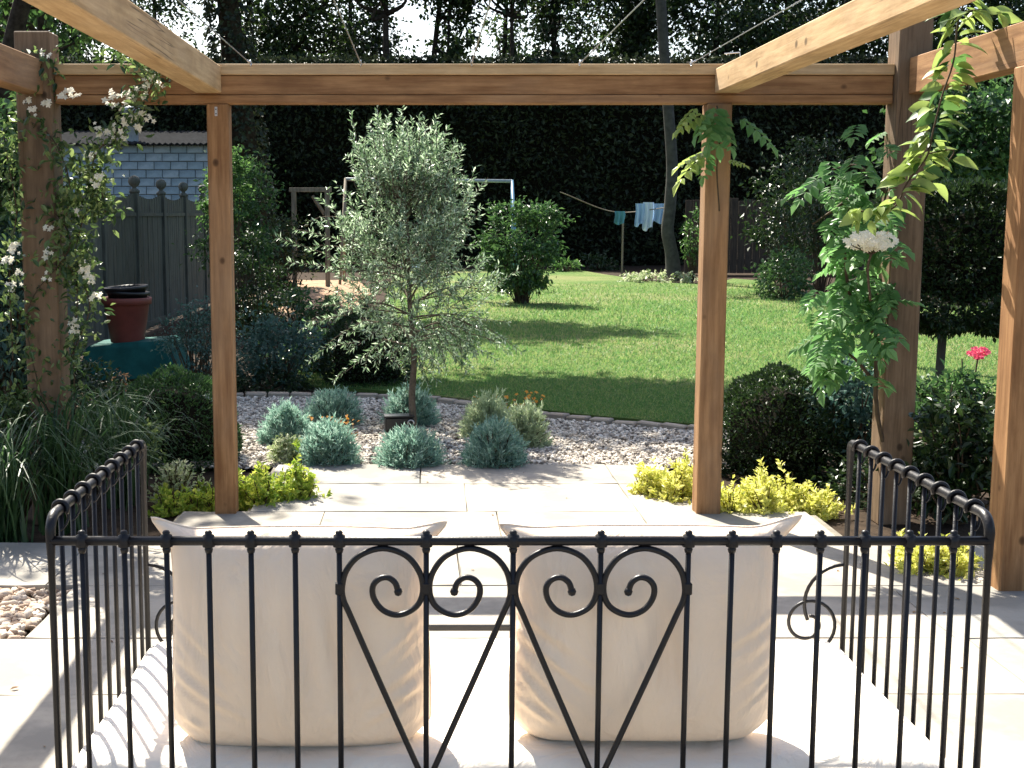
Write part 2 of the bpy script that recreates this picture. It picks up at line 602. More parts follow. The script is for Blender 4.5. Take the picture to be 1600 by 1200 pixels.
def stone_mat(name, ca, cb, cc):
    m, nt, bs, out = new_mat(name)
    oi = nt.nodes.new('ShaderNodeObjectInfo')
    v = coords(nt)
    n1 = noise(nt, v, 2.2, 6, 0.6)
    n2 = noise(nt, v, 30, 5, 0.7)
    base = ramp(nt, oi.outputs['Random'], [(0.0, ca), (0.5, cb), (1.0, cc)])
    st = mixc(nt, ramp(nt, n1, [(0.40, (0.7, 0.7, 0.7)), (0.56, (0, 0, 0))]), base, tuple(A(ca) * 0.62))
    st = mixc(nt, ramp(nt, n2, [(0.55, (0, 0, 0)), (0.75, (0.5, 0.5, 0.5))]), st, tuple(A(cb) * 0.55))
    nt.links.new(st, bs.inputs['Base Color'])
    bs.inputs['Roughness'].default_value = 0.8
    bs.inputs['Specular IOR Level'].default_value = 0.25
    bump(nt, mixc(nt, 0.5, n1, n2), 0.5, 0.006, bs)
    return m


M['lawn'] = lawn_mat()
M['joint'] = plain('pale pointing mortar', (0.21, 0.19, 0.155), 0.95, 0, 0.3, 15, 0.3, 0.1)
M['slab'] = stone_mat('riven sandstone', (0.29, 0.275, 0.245), (0.41, 0.365, 0.295), (0.35, 0.31, 0.26))
M['brick_edge'] = stone_mat('worn stone setts', (0.30, 0.26, 0.21), (0.42, 0.35, 0.27), (0.36, 0.29, 0.23))
M['block'] = stone_mat('skylight tinted concrete block', (0.24, 0.34, 0.41), (0.31, 0.41, 0.48), (0.36, 0.45, 0.51))  # blue cast of skylight in shade is put into the block colour
M['gravel'] = leaf_mat('pale gravel chippings', [(0.19, 0.165, 0.14), (0.38, 0.335, 0.285), (0.58, 0.525, 0.45), (0.70, 0.65, 0.57)], 0.0, 0.85, 0.2)
M['gravel_bed'] = plain('gravel fines', (0.13, 0.11, 0.095), 0.95, 0, 0.4, 40, 0.6, 0.1)
M['pebble'] = leaf_mat('tan pebbles', [(0.28, 0.19, 0.13), (0.45, 0.35, 0.26), (0.62, 0.54, 0.44)], 0.0, 0.75, 0.3)


def fabric_mat(name, col):
    m, nt, bs, out = new_mat(name)
    v = coords(nt)
    n = noise(nt, v, 5, 3)
    c = A(col)
    nt.links.new(ramp(nt, n, [(0.3, tuple(c * 0.96)), (0.7, tuple(np.minimum(c * 1.03, 1)))]), bs.inputs['Base Color'])
    bs.inputs['Roughness'].default_value = 0.85
    bs.inputs['Specular IOR Level'].default_value = 0.15
    bs.inputs['Sheen Weight'].default_value = 0.15
    w1 = nt.nodes.new('ShaderNodeTexWave')
    w1.inputs['Scale'].default_value = 260
    nt.links.new(v, w1.inputs['Vector'])
    w2 = nt.nodes.new('ShaderNodeTexWave')
    w2.bands_direction = 'Z'
    w2.inputs['Scale'].default_value = 260
    nt.links.new(v, w2.inputs['Vector'])
    b1 = nt.nodes.new('ShaderNodeBump')
    b1.inputs['Strength'].default_value = 0.6
    b1.inputs['Distance'].default_value = 0.03
    nz = nt.nodes.new('ShaderNodeTexNoise')
    nz.inputs['Scale'].default_value = 7
    nz.inputs['Detail'].default_value = 5
    nz.inputs['Distortion'].default_value = 1.6
    nt.links.new(coords(nt, (1.0, 1.0, 0.45)), nz.inputs['Vector'])
    nt.links.new(nz.outputs['Fac'], b1.inputs['Height'])
    bump(nt, mixc(nt, 0.5, w1.outputs['Fac'], w2.outputs['Fac']), 0.2, 0.001, bs)
    nt.links.new(b1.outputs[0], bs.inputs['Normal'].links[0].from_node.inputs['Normal'])
    return m


M['cushion'] = fabric_mat('cream cotton canvas', (0.92, 0.74, 0.56))
M['mattress'] = fabric_mat('off white mattress cotton', (0.78, 0.72, 0.63))
M['cloth_blue'] = fabric_mat('pale blue washing', (0.36, 0.52, 0.72))
M['cloth_white'] = fabric_mat('white washing', (0.62, 0.72, 0.82))
M['cloth_teal'] = fabric_mat('teal washing', (0.10, 0.28, 0.33))


# ================================================================== THE SETTING
struct('ground', box(-160, 160, -12, 300, -0.3, 0.0), M['soil'])

# --- lawn
lawn_edge = [(-1.15, 12.1), (-0.5, 11.75), (0.0, 11.45), (0.45, 11.05), (0.85, 10.62), (1.25, 10.28), (1.7, 9.98), (2.2, 9.72), (2.8, 9.55), (3.6, 9.4), (5.2, 9.3), (10.5, 9.3),
             (10.5, 22), (7.6, 23.6), (7.3, 27), (8.2, 31), (7.6, 32.5), (7.0, 31.0), (6.2, 29.8), (5.6, 30.4), (5.2, 32), (4.7, 35), (4.4, 37.2),
             (2.5, 38), (-0.4, 37.5), (-0.9, 30), (-0.7, 24), (-1.0, 18), (-1.4, 14)]
LP = A(lawn_edge)


def inpoly(P, poly):
    x, y = P[:, 0], P[:, 1]
    c = np.zeros(len(P), bool)
    j = len(poly) - 1
    for i in range(len(poly)):
        xi, yi = poly[i]
        xj, yj = poly[j]
        t = ((yi > y) != (yj > y)) & (x < (xj - xi) * (y - yi) / (yj - yi + 1e-12) + xi)
        c ^= t
        j = i
    return c


n = len(LP)
Vl = np.vstack([np.c_[LP, np.full(n, 0.03)], np.c_[LP, np.full(n, -0.05)]])
side = np.stack([np.arange(n), np.arange(n) + n, (np.arange(n) + 1) % n + n, (np.arange(n) + 1) % n], 1)
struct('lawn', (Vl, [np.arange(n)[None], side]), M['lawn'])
N0 = 250000
dd = 1 / rng.uniform(1 / 30, 1 / 9.2, N0)
xx = rng.uniform(-0.36, 0.5, N0) * dd
Pg = np.c_[xx, dd]
Pg = Pg[inpoly(Pg, LP)]
m = len(Pg)
Pg = np.c_[Pg, np.full(m, 0.03)]
sz = np.clip(Pg[:, 1] / 14, 0.7, 1.5)
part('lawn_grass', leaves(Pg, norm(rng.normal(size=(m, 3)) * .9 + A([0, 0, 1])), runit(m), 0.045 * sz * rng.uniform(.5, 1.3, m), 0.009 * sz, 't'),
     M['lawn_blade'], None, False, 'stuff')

# --- patio of sandstone slabs, one object each
patio = struct('patio', merge([box(-3.4, 3.6, 5.36, 6.12, 0.004, 0.032), box(-1.47, 3.6, 4.681, 5.3599, 0.004, 0.032), box(-3.4, 3.6, 0.2, 4.6809, 0.004, 0.032), box(-1.3, 2.05, 6.1201, 6.75, 0.004, 0.032), box(-0.95, 1.5, 6.7501, 8.07, 0.004, 0.032)]), M['joint'])
rows = [(0.25, 0.95), (0.95, 1.6), (1.6, 2.2), (2.2, 2.85), (2.85, 3.45), (3.45, 4.11), (4.11, 4.68), (4.68, 5.37), (5.37, 6.1), (6.1, 6.76), (6.76, 7.48), (7.48, 8.07)]


def slab(x0, x1, y0, y1, seed):
    r = np.random.default_rng(seed)
    nx, ny = 6, 4
    g = 0.0045
    X, Y = np.meshgrid(np.linspace(x0 + g, x1 - g, nx), np.linspace(y0 + g, y1 - g, ny))
    X = X + r.normal(size=X.shape) * 0.0025
    Y = Y + r.normal(size=Y.shape) * 0.0025
    Zt = 0.05 + r.normal(size=X.shape) * 0.0012 + r.uniform(-.002, .002)
    top = np.stack([X, Y, Zt], -1).reshape(-1, 3)
    i = (np.arange(ny - 1)[:, None] * nx + np.arange(nx - 1)[None]).ravel()
    F = np.stack([i, i + 1, i + nx + 1, i + nx], 1)
    ring = [k for k in range(nx)] + [nx * j + nx - 1 for j in range(1, ny)] + [nx * (ny - 1) + k for k in range(nx - 2, -1, -1)] + [nx * j for j in range(ny - 2, 0, -1)]
    R = top[ring]
    ctr = A([(x0 + x1) / 2, (y0 + y1) / 2, 0])
    e1 = R + norm(R - ctr) * 0.003 * A([1, 1, 0]) - A([0, 0, 0.006])
    e2 = e1.copy()
    e2[:, 2] = 0.0125
    k = len(ring)
    b = len(top)
    rr = np.asarray(ring)
    nxt = np.roll(np.arange(k), -1)
    F1 = np.stack([rr, np.arange(k) + b, nxt + b, rr[nxt]], 1)
    F2 = np.stack([np.arange(k) + b, np.arange(k) + b + k, nxt + b + k, nxt + b], 1)
    return np.vstack([top, e1, e2]), [np.concatenate([F, F1, F2])]


sd = 100
for (y0, y1) in rows:
    lo, hi = (-3.35, 3.55) if y1 < 6.2 else ((-1.28, 2.0) if y1 < 6.8 else (-0.93, 1.47))
    x = lo
    while x < hi - 0.05:
        w = rng.choice([0.6, 0.75, 0.9, 1.15])
        x1 = min(x + w, hi)
        if hi - x1 < 0.3:
            x1 = hi
        hole = (4.6 < y0 < 4.8) and x < -1.48
        if hole and x1 > -1.48:
            part('slab', slab(-1.48, max(x1, -0.95), y0, y1, sd), M['slab'], patio)
            x1 = max(x1, -0.95)
        elif not hole:
            part('slab', slab(x, x1, y0, y1, sd), M['slab'], patio)
        sd += 1
        x = x1

# fallen leaves and crumbs on the paving
nf = 70
Pf = np.c_[rng.uniform(-2.2, 2.6, nf), rng.uniform(2.9, 8.0, nf), np.full(nf, .054)]
Pf = Pf[(np.abs(Pf[:, 0] - .2) < 1.1) | (Pf[:, 1] < 6)]
nf = len(Pf)
LITTER = (Pf, nf)

# --- gravel
ICO = None


def ico():
    t = (1 + 5**.5) / 2
    V = norm(A([(-1, t, 0), (1, t, 0), (-1, -t, 0), (1, -t, 0), (0, -1, t), (0, 1, t), (0, -1, -t), (0, 1, -t), (t, 0, -1), (t, 0, 1), (-t, 0, -1), (-t, 0, 1)]))
    F = np.asarray([(0, 11, 5), (0, 5, 1), (0, 1, 7), (0, 7, 10), (0, 10, 11), (1, 5, 9), (5, 11, 4), (11, 10, 2), (10, 7, 6), (7, 1, 8),
                    (3, 9, 4), (3, 4, 2), (3, 2, 6), (3, 6, 8), (3, 8, 9), (4, 9, 5), (2, 4, 11), (6, 2, 10), (8, 6, 7), (9, 8, 1)])
    return V, F


def stones(P, size, flat=0.6, ang=0.25):
    V0, F0 = ico()
    n = len(P)
    a = rng.uniform(0, 2 * PI, n)
    sc = size[:, None] * rng.uniform(.6, 1.3, (n, 3)) * A([1, 1, flat])
    V = V0[None] * (1 + rng.normal(size=(n, 12, 1)) * ang * .5) * sc[:, None]
    tl = rng.normal(size=(n, 2)) * 0.3
    V[..., 2] += V[..., 0] * tl[:, :1] + V[..., 1] * tl[:, 1:]
    ca, sa = np.cos(a)[:, None], np.sin(a)[:, None]
    X = V[..., 0] * ca - V[..., 1] * sa
    Y = V[..., 0] * sa + V[..., 1] * ca
    V = np.stack([X, Y, V[..., 2]], -1) + P[:, None]
    F = (F0[None] + np.arange(n)[:, None, None] * 12).reshape(-1, 3)
    return V.reshape(-1, 3), [F]


gpoly = A([(-2.3, 8.09), (2.4, 8.09), (2.5, 9.25), (2.0, 9.42), (1.55, 9.66), (1.1, 9.95), (0.7, 10.28), (0.3, 10.7), (-0.1, 11.05), (-0.9, 11.25), (-2.1, 11.2), (-2.6, 10.5)])
Vg = np.c_[gpoly, np.full(len(gpoly), 0.02)]
struct('gravel_bed', (Vg, [np.arange(len(gpoly))[None]]), M['gravel_bed'])
Pq = np.c_[rng.uniform(-2.6, 2.5, 40000), rng.uniform(8.07, 11.3, 40000)]
Pq = Pq[inpoly(Pq, gpoly)]
Pq = np.c_[Pq, 0.024 + rng.uniform(0, 0.014, len(Pq))]
part('gravel', stones(Pq, rng.uniform(0.008, 0.018, len(Pq))), M['gravel'], None, False, 'stuff')
Pq = np.c_[rng.uniform(-3.3, -1.5, 3200), rng.uniform(4.7, 5.35, 3200), 0.02 + rng.uniform(0, .02, 3200)]
part('pebbles', stones(Pq, rng.uniform(0.012, 0.026, 3200), 0.7, .1), M['pebble'], None, True, 'stuff')

Pf, nf = LITTER
lf_ = rng.uniform(.012, .032, nf)
part('fallen_leaves', leaves(Pf, norm(rng.normal(size=(nf, 3)) * A([1, 1, .05])), upn(nf, 3), lf_, lf_ * .5, 'o', .12, .1), M['lf_brown'], None, False, 'stuff')

# --- edging setts between gravel and lawn
edge = bez([(-2.9, 11.0, 0), (-2.1, 11.28, 0), (-1.2, 11.38, 0), (-0.5, 11.32, 0), (0.0, 11.12, 0), (0.38, 10.8, 0), (0.78, 10.38, 0), (1.18, 10.05, 0), (1.62, 9.76, 0), (2.1, 9.5, 0), (2.7, 9.33, 0), (3.4, 9.2, 0)], 30)
seg = np.r_[0, np.cumsum(np.linalg.norm(np.diff(edge, axis=0), axis=1))]
eg = thing('stone_edging', 'curved row of worn stone setts between gravel and lawn', 'edging', (0.78, 10.38, 0))
sett_me = mesh('sett', *box(-0.092, 0.092, -0.05, 0.05, -0.03, 0.055, 0.01))
sett_me.materials.append(M['brick_edge'])
s = 0.1
while s < seg[-1] - 0.1:
    p = A([np.interp(s, seg, edge[:, k]) for k in range(3)])
    q = A([np.interp(s + .02, seg, edge[:, k]) for k in range(3)]) - p
    R = Euler((rng.normal() * .03, rng.normal() * .03, math.atan2(q[1], q[0]) + rng.normal() * .03)).to_matrix()
    inst('sett', sett_me, eg, p + A([0, 0, rng.normal() * .004]), R, (rng.uniform(.94, 1.02), rng.uniform(.85, 1.1), 1))
    s += 0.196

# --- bare earth bank at the foot of the big tree
earth = [at(455, 475, 21.5)[:2], (-2.1, 21.0), (-1.2, 22.5), (-1.1, 27), (-1.6, 31), (-3.4, 31), (-3.6, 24)]
r = A(earth)
cen = r.mean(0)
Ve, Fe = [np.r_[cen, 0.22]], []
for k in range(1, 5):
    for p in r:
        Ve.append(np.r_[cen + (p - cen) * k / 4 * (1 + rng.normal() * .04), 0.22 * (1 - (k / 4)**2) + (0.006 if k < 4 else 0.004) + (rng.normal() * .03 if k < 4 else 0)])
nr = len(r)
F3 = [(0, 1 + j, 1 + (j + 1) % nr) for j in range(nr)]
F4 = [(1 + (k - 1) * nr + j, 1 + k * nr + j, 1 + k * nr + (j + 1) % nr, 1 + (k - 1) * nr + (j + 1) % nr) for k in range(1, 4) for j in range(nr)]
struct('earth_bank', (A(Ve), [np.asarray(F3), np.asarray(F4)]), M['earth'], True)

# ================================================================== PERGOLA
BY = 6.76                                       # front beam line
pg = thing('pergola', 'open timber pergola of square posts and beams over the patio', 'pergola', (0.2, BY, 0))


def post(x, y, w, h, m='wood_z'):
    return part('post', box(x - w / 2, x + w / 2, y - w / 2, y + w / 2, 0, h, 0.006), M[m], pg)


XL, XR = -1.95, 2.43
post(-1.045, BY, 0.11, 2.152)
post(1.475, BY, 0.125, 2.152)
post(XL, BY - 0.02, 0.175, 2.50, 'dark_z')
post(XR, BY - 0.02, 0.165, 2.62, 'dark_z')
post(XR + 0.02, 5.36, 0.14, 2.19)
post(XR + 0.02, 1.5, 0.15, 2.19)
post(XL, 4.2, 0.15, 2.19)
post(XL, 1.5, 0.15, 2.19)
# front beam: a lower lip board, the beam, the top plate
part('beam', box(XL + 0.09, XR - 0.085, BY - 0.045, BY + 0.05, 2.196, 2.2905, 0.004), M['wood_x'], pg)
part('beam_lip', box(XL + 0.091, XR - 0.086, BY - 0.050, BY + 0.053, 2.1525, 2.1945, 0.003), M['wood_x'], pg)
part('top_plate', box(XL + 0.0905, XR - 0.084, BY - 0.058, BY + 0.06, 2.2925, 2.347, 0.004), M['pale_x'], pg)
# rafters towards the house and side beams
part('rafter', box(-1.15, -1.022, -0.6, BY - 0.0605, 2.203, 2.335, 0.005), M['pale_y'], pg)
part('rafter', box(1.447, 1.57, -0.6, BY - 0.0605, 2.203, 2.322, 0.005), M['pale_y'], pg)
part('side_beam', box(XL - 0.05, XL + 0.05, -0.6, BY - 0.11, 2.192, 2.36, 0.004), M['wood_y'], pg)
part('side_beam', box(XR - 0.03, XR + 0.07, -0.6, BY - 0.105, 2.192, 2.37, 0.004), M['wood_y'], pg)
br = part('bracket', box(-1.058, -1.045, BY - 0.0585, BY - 0.0555, 2.09, 2.135), M['steel'], pg)
for zz in (2.101, 2.123):
    part('screw', box(-1.0545, -1.0485, BY - 0.060, BY - 0.0587, zz - .003, zz + .003), M['black_plastic'], br)
for u in (395, 565, 736, 903, 1075):
    x = (u - CX) / FPX * (BY * math.cos(TH) - 0.72 * math.sin(TH))
    wv = part('wire', tube([(x, BY - 0.085, 2.345), (x, BY - 2, 2.348), (x, 2.5, 2.35), (x, -0.6, 2.35)], 0.0028, 6), M['wire'], pg)
    a = np.linspace(0, 2 * PI, 13)
    part('eye_bolt', merge([tube(np.c_[np.full(13, x), BY - 0.085 + .014 * np.cos(a), 2.345 + .014 * np.sin(a)], 0.0035, 6, False),
                            tube([(x, BY - 0.072, 2.345), (x, BY - 0.055, 2.34)], 0.005, 6),
                            tube([(x, BY - 0.10, 2.345), (x, BY - 0.19, 2.346)], 0.006, 6)]), M['steel'], wv, True)
# short hooked rod by the right rafter
part('wire_hook', tube([at(1132, 84, BY - .3), at(1156, 82, BY - .3), at(1157, 95, BY - .3)], 0.003, 6), M['wire'], pg)

# ================================================================== DAYBED
Y0, Y1, BXL, BXR = 2.75, 3.68, -0.805, 1.21
ZR, ZA = 0.905, 0.957
db = thing('daybed', 'black wrought iron daybed with scrolled heart back and rail arms', 'daybed', (0.2, 3.2, 0.05))
IR = M['iron']
uX = lambda u: (u - CX) / FPX * (Y0 * math.cos(TH) + 0.7 * math.sin(TH))
part('back_rail', tube([(BXL, Y0, ZR), (BXR, Y0, ZR)], 0.0105, 10), IR, db, True)
part('lower_rail', tube([(BXL, Y0, 0.22), (BXR, Y0, 0.22)], 0.0105, 10), IR, db, True)
rods = [128, 194, 260, 326, 392, 461, 530, 666, 802, 939, 1076, 1144, 1213, 1282, 1351, 1421, 1490]
knob_me = mesh('knob', *merge([lathe((0, 0, 0), [(0.0005, -0.028), (0.0075, -0.026), (0.0095, -0.018), (0.0078, -0.0145)], 10),
                               lathe((0, 0, 0), [(0.0135, -0.0125), (0.0145, 0), (0.0125, 0.0125), (0.0075, 0.0145), (0.0085, 0.0185), (0.006, 0.0225), (0.0005, 0.024)], 10)]), True)
knob_me.materials.append(IR)
for u in rods:
    x = uX(u) if abs(u - 800) < 800 else 0
    part('rod', tube([(x, Y0, 0.22), (x, Y0, ZR)], 0.0062, 8), IR, db, True)
    inst('knob', knob_me, db, (x, Y0, ZR))


SCR = [(657, 1205), (618, 1117), (579, 1029), (546, 953), (536, 930), (534, 910), (541, 884), (562, 861), (598, 850), (634, 861), (655, 886), (661, 913), (654, 936), (637, 949), (617, 953), (597, 945), (584, 928), (582, 910), (591, 898), (605, 895), (617, 903), (622, 917)]


def scroll(xa, xb):
    """heart scroll: straight leg from the heart's point, loop under the rail, curl inward; xa = outer rod, xb = centre rod"""
    w = xb - xa
    k = 0.1945 / 136
    P = bez([(xa + w * (u - 530) / 136, Y0, ZR - 0.0165 - (v - 850) * k) for u, v in SCR], 5)
    e = P[-1]
    return merge([tube(P, 0.0068, 8), lathe(e, [(0.0003, -0.010), (0.007, -0.007), (0.0095, 0), (0.007, 0.007), (0.0003, 0.010)], 10)])


for a, b in ((530, 666), (802, 666), (802, 939), (1076, 939)):
    part('heart_scroll', scroll(uX(a), uX(b)), IR, db, True)
# small clips where the scrolls touch
for u in (530, 666, 802, 939, 1076):
    x = uX(u)
    part('clip', box(x - 0.009, x + 0.009, Y0 - 0.0085, Y0 + 0.0085, ZR - 0.118, ZR - 0.092, 0.002), IR, db)

collar_me = mesh('collar', *merge([tube([(0, 0.012 * math.sin(2.2 * t), 0), ] * 2, .01, 6) if False else
                                   tube(np.c_[0.0165 * np.cos(np.linspace(-0.6, 3.74, 16)), np.linspace(-0.006, 0.006, 16), 0.0165 * np.sin(np.linspace(-0.6, 3.74, 16))], 0.0058, 7)
                                   for t in (0,)]), True)
collar_me.materials.append(IR)
for sgn, bx in ((-1, BXL), (1, BXR)):
    rc = 0.04
    path = [(bx, Y0, 0.02), (bx, Y0, ZA - rc * 2.6)]
    path += [(bx, Y0 + rc - rc * math.cos(a), ZA - rc + rc * math.sin(a)) for a in np.linspace(0.15, PI / 2, 8)]
    path += [(bx, Y1 - rc * .6 + rc * .6 * math.sin(a), ZA - rc * .6 + rc * .6 * math.cos(a)) for a in np.linspace(0, PI / 2 - .1, 6)]
    path += [(bx, Y1, ZA - rc * 2.6), (bx, Y1, 0.02)]
    part('arm_frame', tube(path, [0.008, 0.008] + [0.0115] * (len(path) - 4) + [0.008, 0.008], 10), IR, db, True)
    part('arm_lower_rail', tube([(bx, Y0, 0.22), (bx, Y1, 0.22)], 0.009, 8), IR, db, True)
    part('foot', lathe((bx, Y0, 0.05), [(0.0005, 0), (0.02, 0), (0.022, 0.012), (0.014, 0.02)], 12), IR, db)
    part('foot', lathe((bx, Y1, 0.05), [(0.0005, 0), (0.02, 0), (0.022, 0.012), (0.014, 0.02)], 12), IR, db)
    for k in range(9):
        y = Y0 + 0.085 + k * (Y1 - Y0 - 0.125) / 8.4
        part('arm_rod', tube([(bx, y, 0.22), (bx, y, ZA - 0.005)], 0.006, 8), IR, db, True)
        co = inst('collar', collar_me, db, (bx, y, ZA))
        # little hooked tail of the collar
        q = [(bx + 0.012, y + 0.006, ZA - 0.008), (bx + 0.015, y + 0.004, ZA - 0.024), (bx + 0.009, y - 0.004, ZA - 0.04), (bx + 0.001, y - 0.010, ZA - 0.048)]
        part('collar_tail', tube(bez(q, 5), np.linspace(0.0042, 0.002, 16), 6), IR, db, True)
    # front corner scrolls
    fx = bx
    s2 = -sgn
    pts = [(fx + s2 * 0.0, 0.60)]
    for a in np.radians(np.linspace(95, 205, 12)):
        pts.append((fx + s2 * (0.05 - 0.115 * math.cos(a) - 0.05), 0.485 + 0.115 * math.sin(a)))
    part('front_brace', tube([(fx, Y1, 0.60)] + [(x, Y1, z) for x, z in pts[1:]], 0.0055, 8), IR, db, True)
    pts = []
    for t in np.linspace(0, 1, 40):
        a = math.radians(-60 + t * 500)
        rr = 0.086 * (1 - 0.74 * t)
        pts.append((fx + s2 * (0.103 + rr * -math.cos(a)), Y1, 0.425 + rr * math.sin(a)))
    part('front_scroll', tube(pts, 0.0052, 8), IR, db, True)
part('front_rail', tube([(BXL, Y1, 0.30), (BXR, Y1, 0.30)], 0.011, 10), IR, db, True)
part('front_bar', box(-0.28, 0.75, Y1 + 0.006, Y1 + 0.018, 0.40, 0.417, 0.002), IR, db)
for u in (-0.28, 0.75):
    part('front_bar_leg', box(u - .006, u + .006, Y1 - 0.006, Y1 + 0.0055, 0.30, 0.416, 0.002), IR, db)
for y in (2.95, 3.2, 3.45):
    part('seat_slat', box(BXL + .01, BXR - .01, y - .02, y + .02, 0.216, 0.226), IR, db)


# mattress
def mattress():
    nx, ny = 64, 30
    x0, x1, y0, y1, z0, z1 = -0.785, 1.175, 2.775, 3.655, 0.232, 0.405
    u, v = np.meshgrid(np.linspace(-1, 1, nx), np.linspace(-1, 1, ny))
    sx = np.sign(u) * np.abs(u)**0.8
    sy = np.sign(v) * np.abs(v)**0.8
    X = (x0 + x1) / 2 + sx * (x1 - x0) / 2
    Y = (y0 + y1) / 2 + sy * (y1 - y0) / 2
    ed = np.maximum(np.abs(sx), 0)**40 + np.abs(sy)**22
    Zt = z1 - 0.03 * np.clip(ed, 0, 1.2) + 0.006 * np.sin(X * 7 + 1) * np.sin(Y * 5) + 0.003 * np.sin(X * 19 + Y * 8)
    for cx_ in (-0.27, 0.53):           # sag and creases under the cushions
        g = np.exp(-((X - cx_) / 0.33)**2 - ((Y - 2.9) / 0.16)**2)
        Zt -= 0.018 * g
        for k in range(5):
            ang = -0.6 + 0.3 * k + (0.2 if cx_ > 0 else -0.15)
            d = (X - cx_) * math.sin(ang) + (Y - 2.93) * math.cos(ang) - 0.02 * k
            Zt += 0.004 * np.exp(-(d / 0.012)**2) * np.exp(-((X - cx_) / 0.4)**2 - ((Y - 2.95) / 0.22)**2)
    top = np.stack([X, Y, Zt], -1).reshape(-1, 3)
    bot = np.stack([X, Y, np.full_like(X, z0)], -1).reshape(-1, 3)
    i = (np.arange(ny - 1)[:, None] * nx + np.arange(nx - 1)[None]).ravel()
    F = np.stack([i, i + 1, i + nx + 1, i + nx], 1)
    nb = nx * ny
    ring = np.asarray([k for k in range(nx)] + [nx * j + nx - 1 for j in range(1, ny)] + [nx * (ny - 1) + k for k in range(nx - 2, -1, -1)] + [nx * j for j in range(ny - 2, 0, -1)])
    mid = top[ring].copy()
    mid[:, 2] = (z0 + z1) / 2 - .02
    mid[:, :2] += norm(mid[:, :2] - A([(x0 + x1) / 2, (y0 + y1) / 2])) * 0.012
    V = np.vstack([top, bot, mid])
    r2 = np.roll(ring, -1)
    k = np.arange(len(ring)) + 2 * nb
    k2 = np.roll(k, -1)
    return (V, [np.concatenate([F, F[:, ::-1] + nb, np.stack([ring, k, k2, r2], 1), np.stack([k, ring + nb, r2 + nb, k2], 1)])]), top[ring]


mv, mring = mattress()
mt = thing('mattress', 'thick off white mattress on the seat of the iron daybed', 'mattress', (0.195, 3.2, 0.23))
part('mattress_cover', mv, M['mattress'], mt, True)
pr = mring.copy()
part('piping', tube(np.vstack([pr[::2], pr[:1]]) + A([0, 0, -0.002]), 0.0045, 6, False), M['mattress'], mt, True)


# cushions
def cushion(name, label, cx, w, h, zb, seed, ears, lean):
    r = np.random.default_rng(seed)
    n = 72
    u, v = np.meshgrid(np.linspace(-1, 1, n), np.linspace(-1, 1, n))
    hw, hh = w / 2, h / 2
    # outline: sides pulled in between pointed corners, heavier bottom
    pin = 0.045
    X = u * hw * (1 - pin * (1 - v**2) * np.abs(u)**2 * 1.0) + u * 0.012 * (1 - v) * (1 - v**2)
    Zc = v * hh * (1 - np.where(v > 0, 0.035 * (np.abs(u)**2.5 - .25) * np.abs(v)**2, 0.01 * (1 - u**2)))
    # corner ears
    for (su, sv), (ex, ez) in ears.items():
        g = np.exp(-(((u - su) / 0.11)**2 + ((v - sv) / 0.10)**2))
        X = X + ex * g
        Zc = Zc + ez * g
    # bottom rounds up at the corners
    Zc = Zc + 0.04 * np.abs(u)**7 * np.clip(-v, 0, 1)**3
    prof = (np.clip(1 - np.abs(u)**3.4, 0, 1)**0.5) * (np.clip(1 - np.abs(v)**2.6, 0, 1)**0.52)
    T = 0.122 * prof * (1 - 0.06 * v)
    wr = np.zeros_like(u)
    # fold lines fanning from the side seams
    for side in (-1, 1):
        for k in range(7):
            v0 = -0.75 + 0.17 * k + r.normal() * .03
            sl = 0.75 + 0.2 * r.normal()
            d = (v - v0) + sl * np.abs(side - u)
            amp = 0.0125 * r.uniform(.4, 1.2)
            fall = np.clip(1 - np.abs(u - side) / r.uniform(.5, .85), 0, 1)**1.3
            wr += amp * np.sin(np.clip(d / 0.03, -PI, PI)) * fall * (np.abs(side - u) > 0.01)
    for k in range(5):                    # soft gathers below the top seam
        u0 = -0.8 + 0.4 * k + r.normal() * .08
        wr += 0.004 * np.exp(-((u - u0 - .15 * (1 - v)) / 0.05)**2) * np.clip(v, 0, 1)**2
    for k in range(4):                    # long lazy verticals
        u0 = r.uniform(-.6, .6)
        wr -= 0.009 * np.exp(-((u - u0 + .12 * v) / 0.05)**2) * np.exp(-((v + .1) / .6)**2)
    wr += 0.003 * np.sin(u * 5 + v * 3 + seed)
    yc = Y0 + 0.142
    pts = []
    for sgn in (-1, 1):
        Yq = sgn * (T + (wr * prof if sgn < 0 else 0))
        if sgn < 0:
            Yq = np.maximum(Yq, -0.130)
        Y = yc + Yq + lean * (1 - v) * .5
        pts.append(np.stack([cx + X, Y, zb + hh + Zc], -1).reshape(-1, 3))
    i = (np.arange(n - 1)[:, None] * n + np.arange(n - 1)[None]).ravel()
    F = np.stack([i, i + 1, i + n + 1, i + n], 1)
    V = np.vstack(pts)
    ring = np.asarray([k for k in range(n)] + [n * j + n - 1 for j in range(1, n)] + [n * (n - 1) + k for k in range(n - 2, -1, -1)] + [n * j for j in range(n - 2, 0, -1)])
    t = thing(name, label, 'cushion', (cx, yc, zb))
    part('cover', (V, [np.concatenate([F, F[:, ::-1] + n * n])]), M['cushion'], t, True)
    rp = pts[0][ring]
    part('seam', tube(np.vstack([rp, rp[:1]]), 0.0028, 6, False), M['cushion'], t, True)
    return t


cushion('cushion', 'plump cream square cushion at the left end of the daybed', -0.285, 0.585, 0.525, 0.375, 3,
        {(-1, 1): (-0.04, 0.03), (1, 1): (0.04, 0.02), (-1, -1): (0.0, 0.02), (1, -1): (-0.01, 0.02)}, 0.03)
cushion('cushion', 'plump cream square cushion at the right end of the daybed', 0.497, 0.60, 0.515, 0.388, 9,
        {(-1, 1): (-0.03, 0.012), (1, 1): (0.05, 0.032), (-1, -1): (0.0, 0.02), (1, -1): (-0.02, 0.03)}, 0.03)

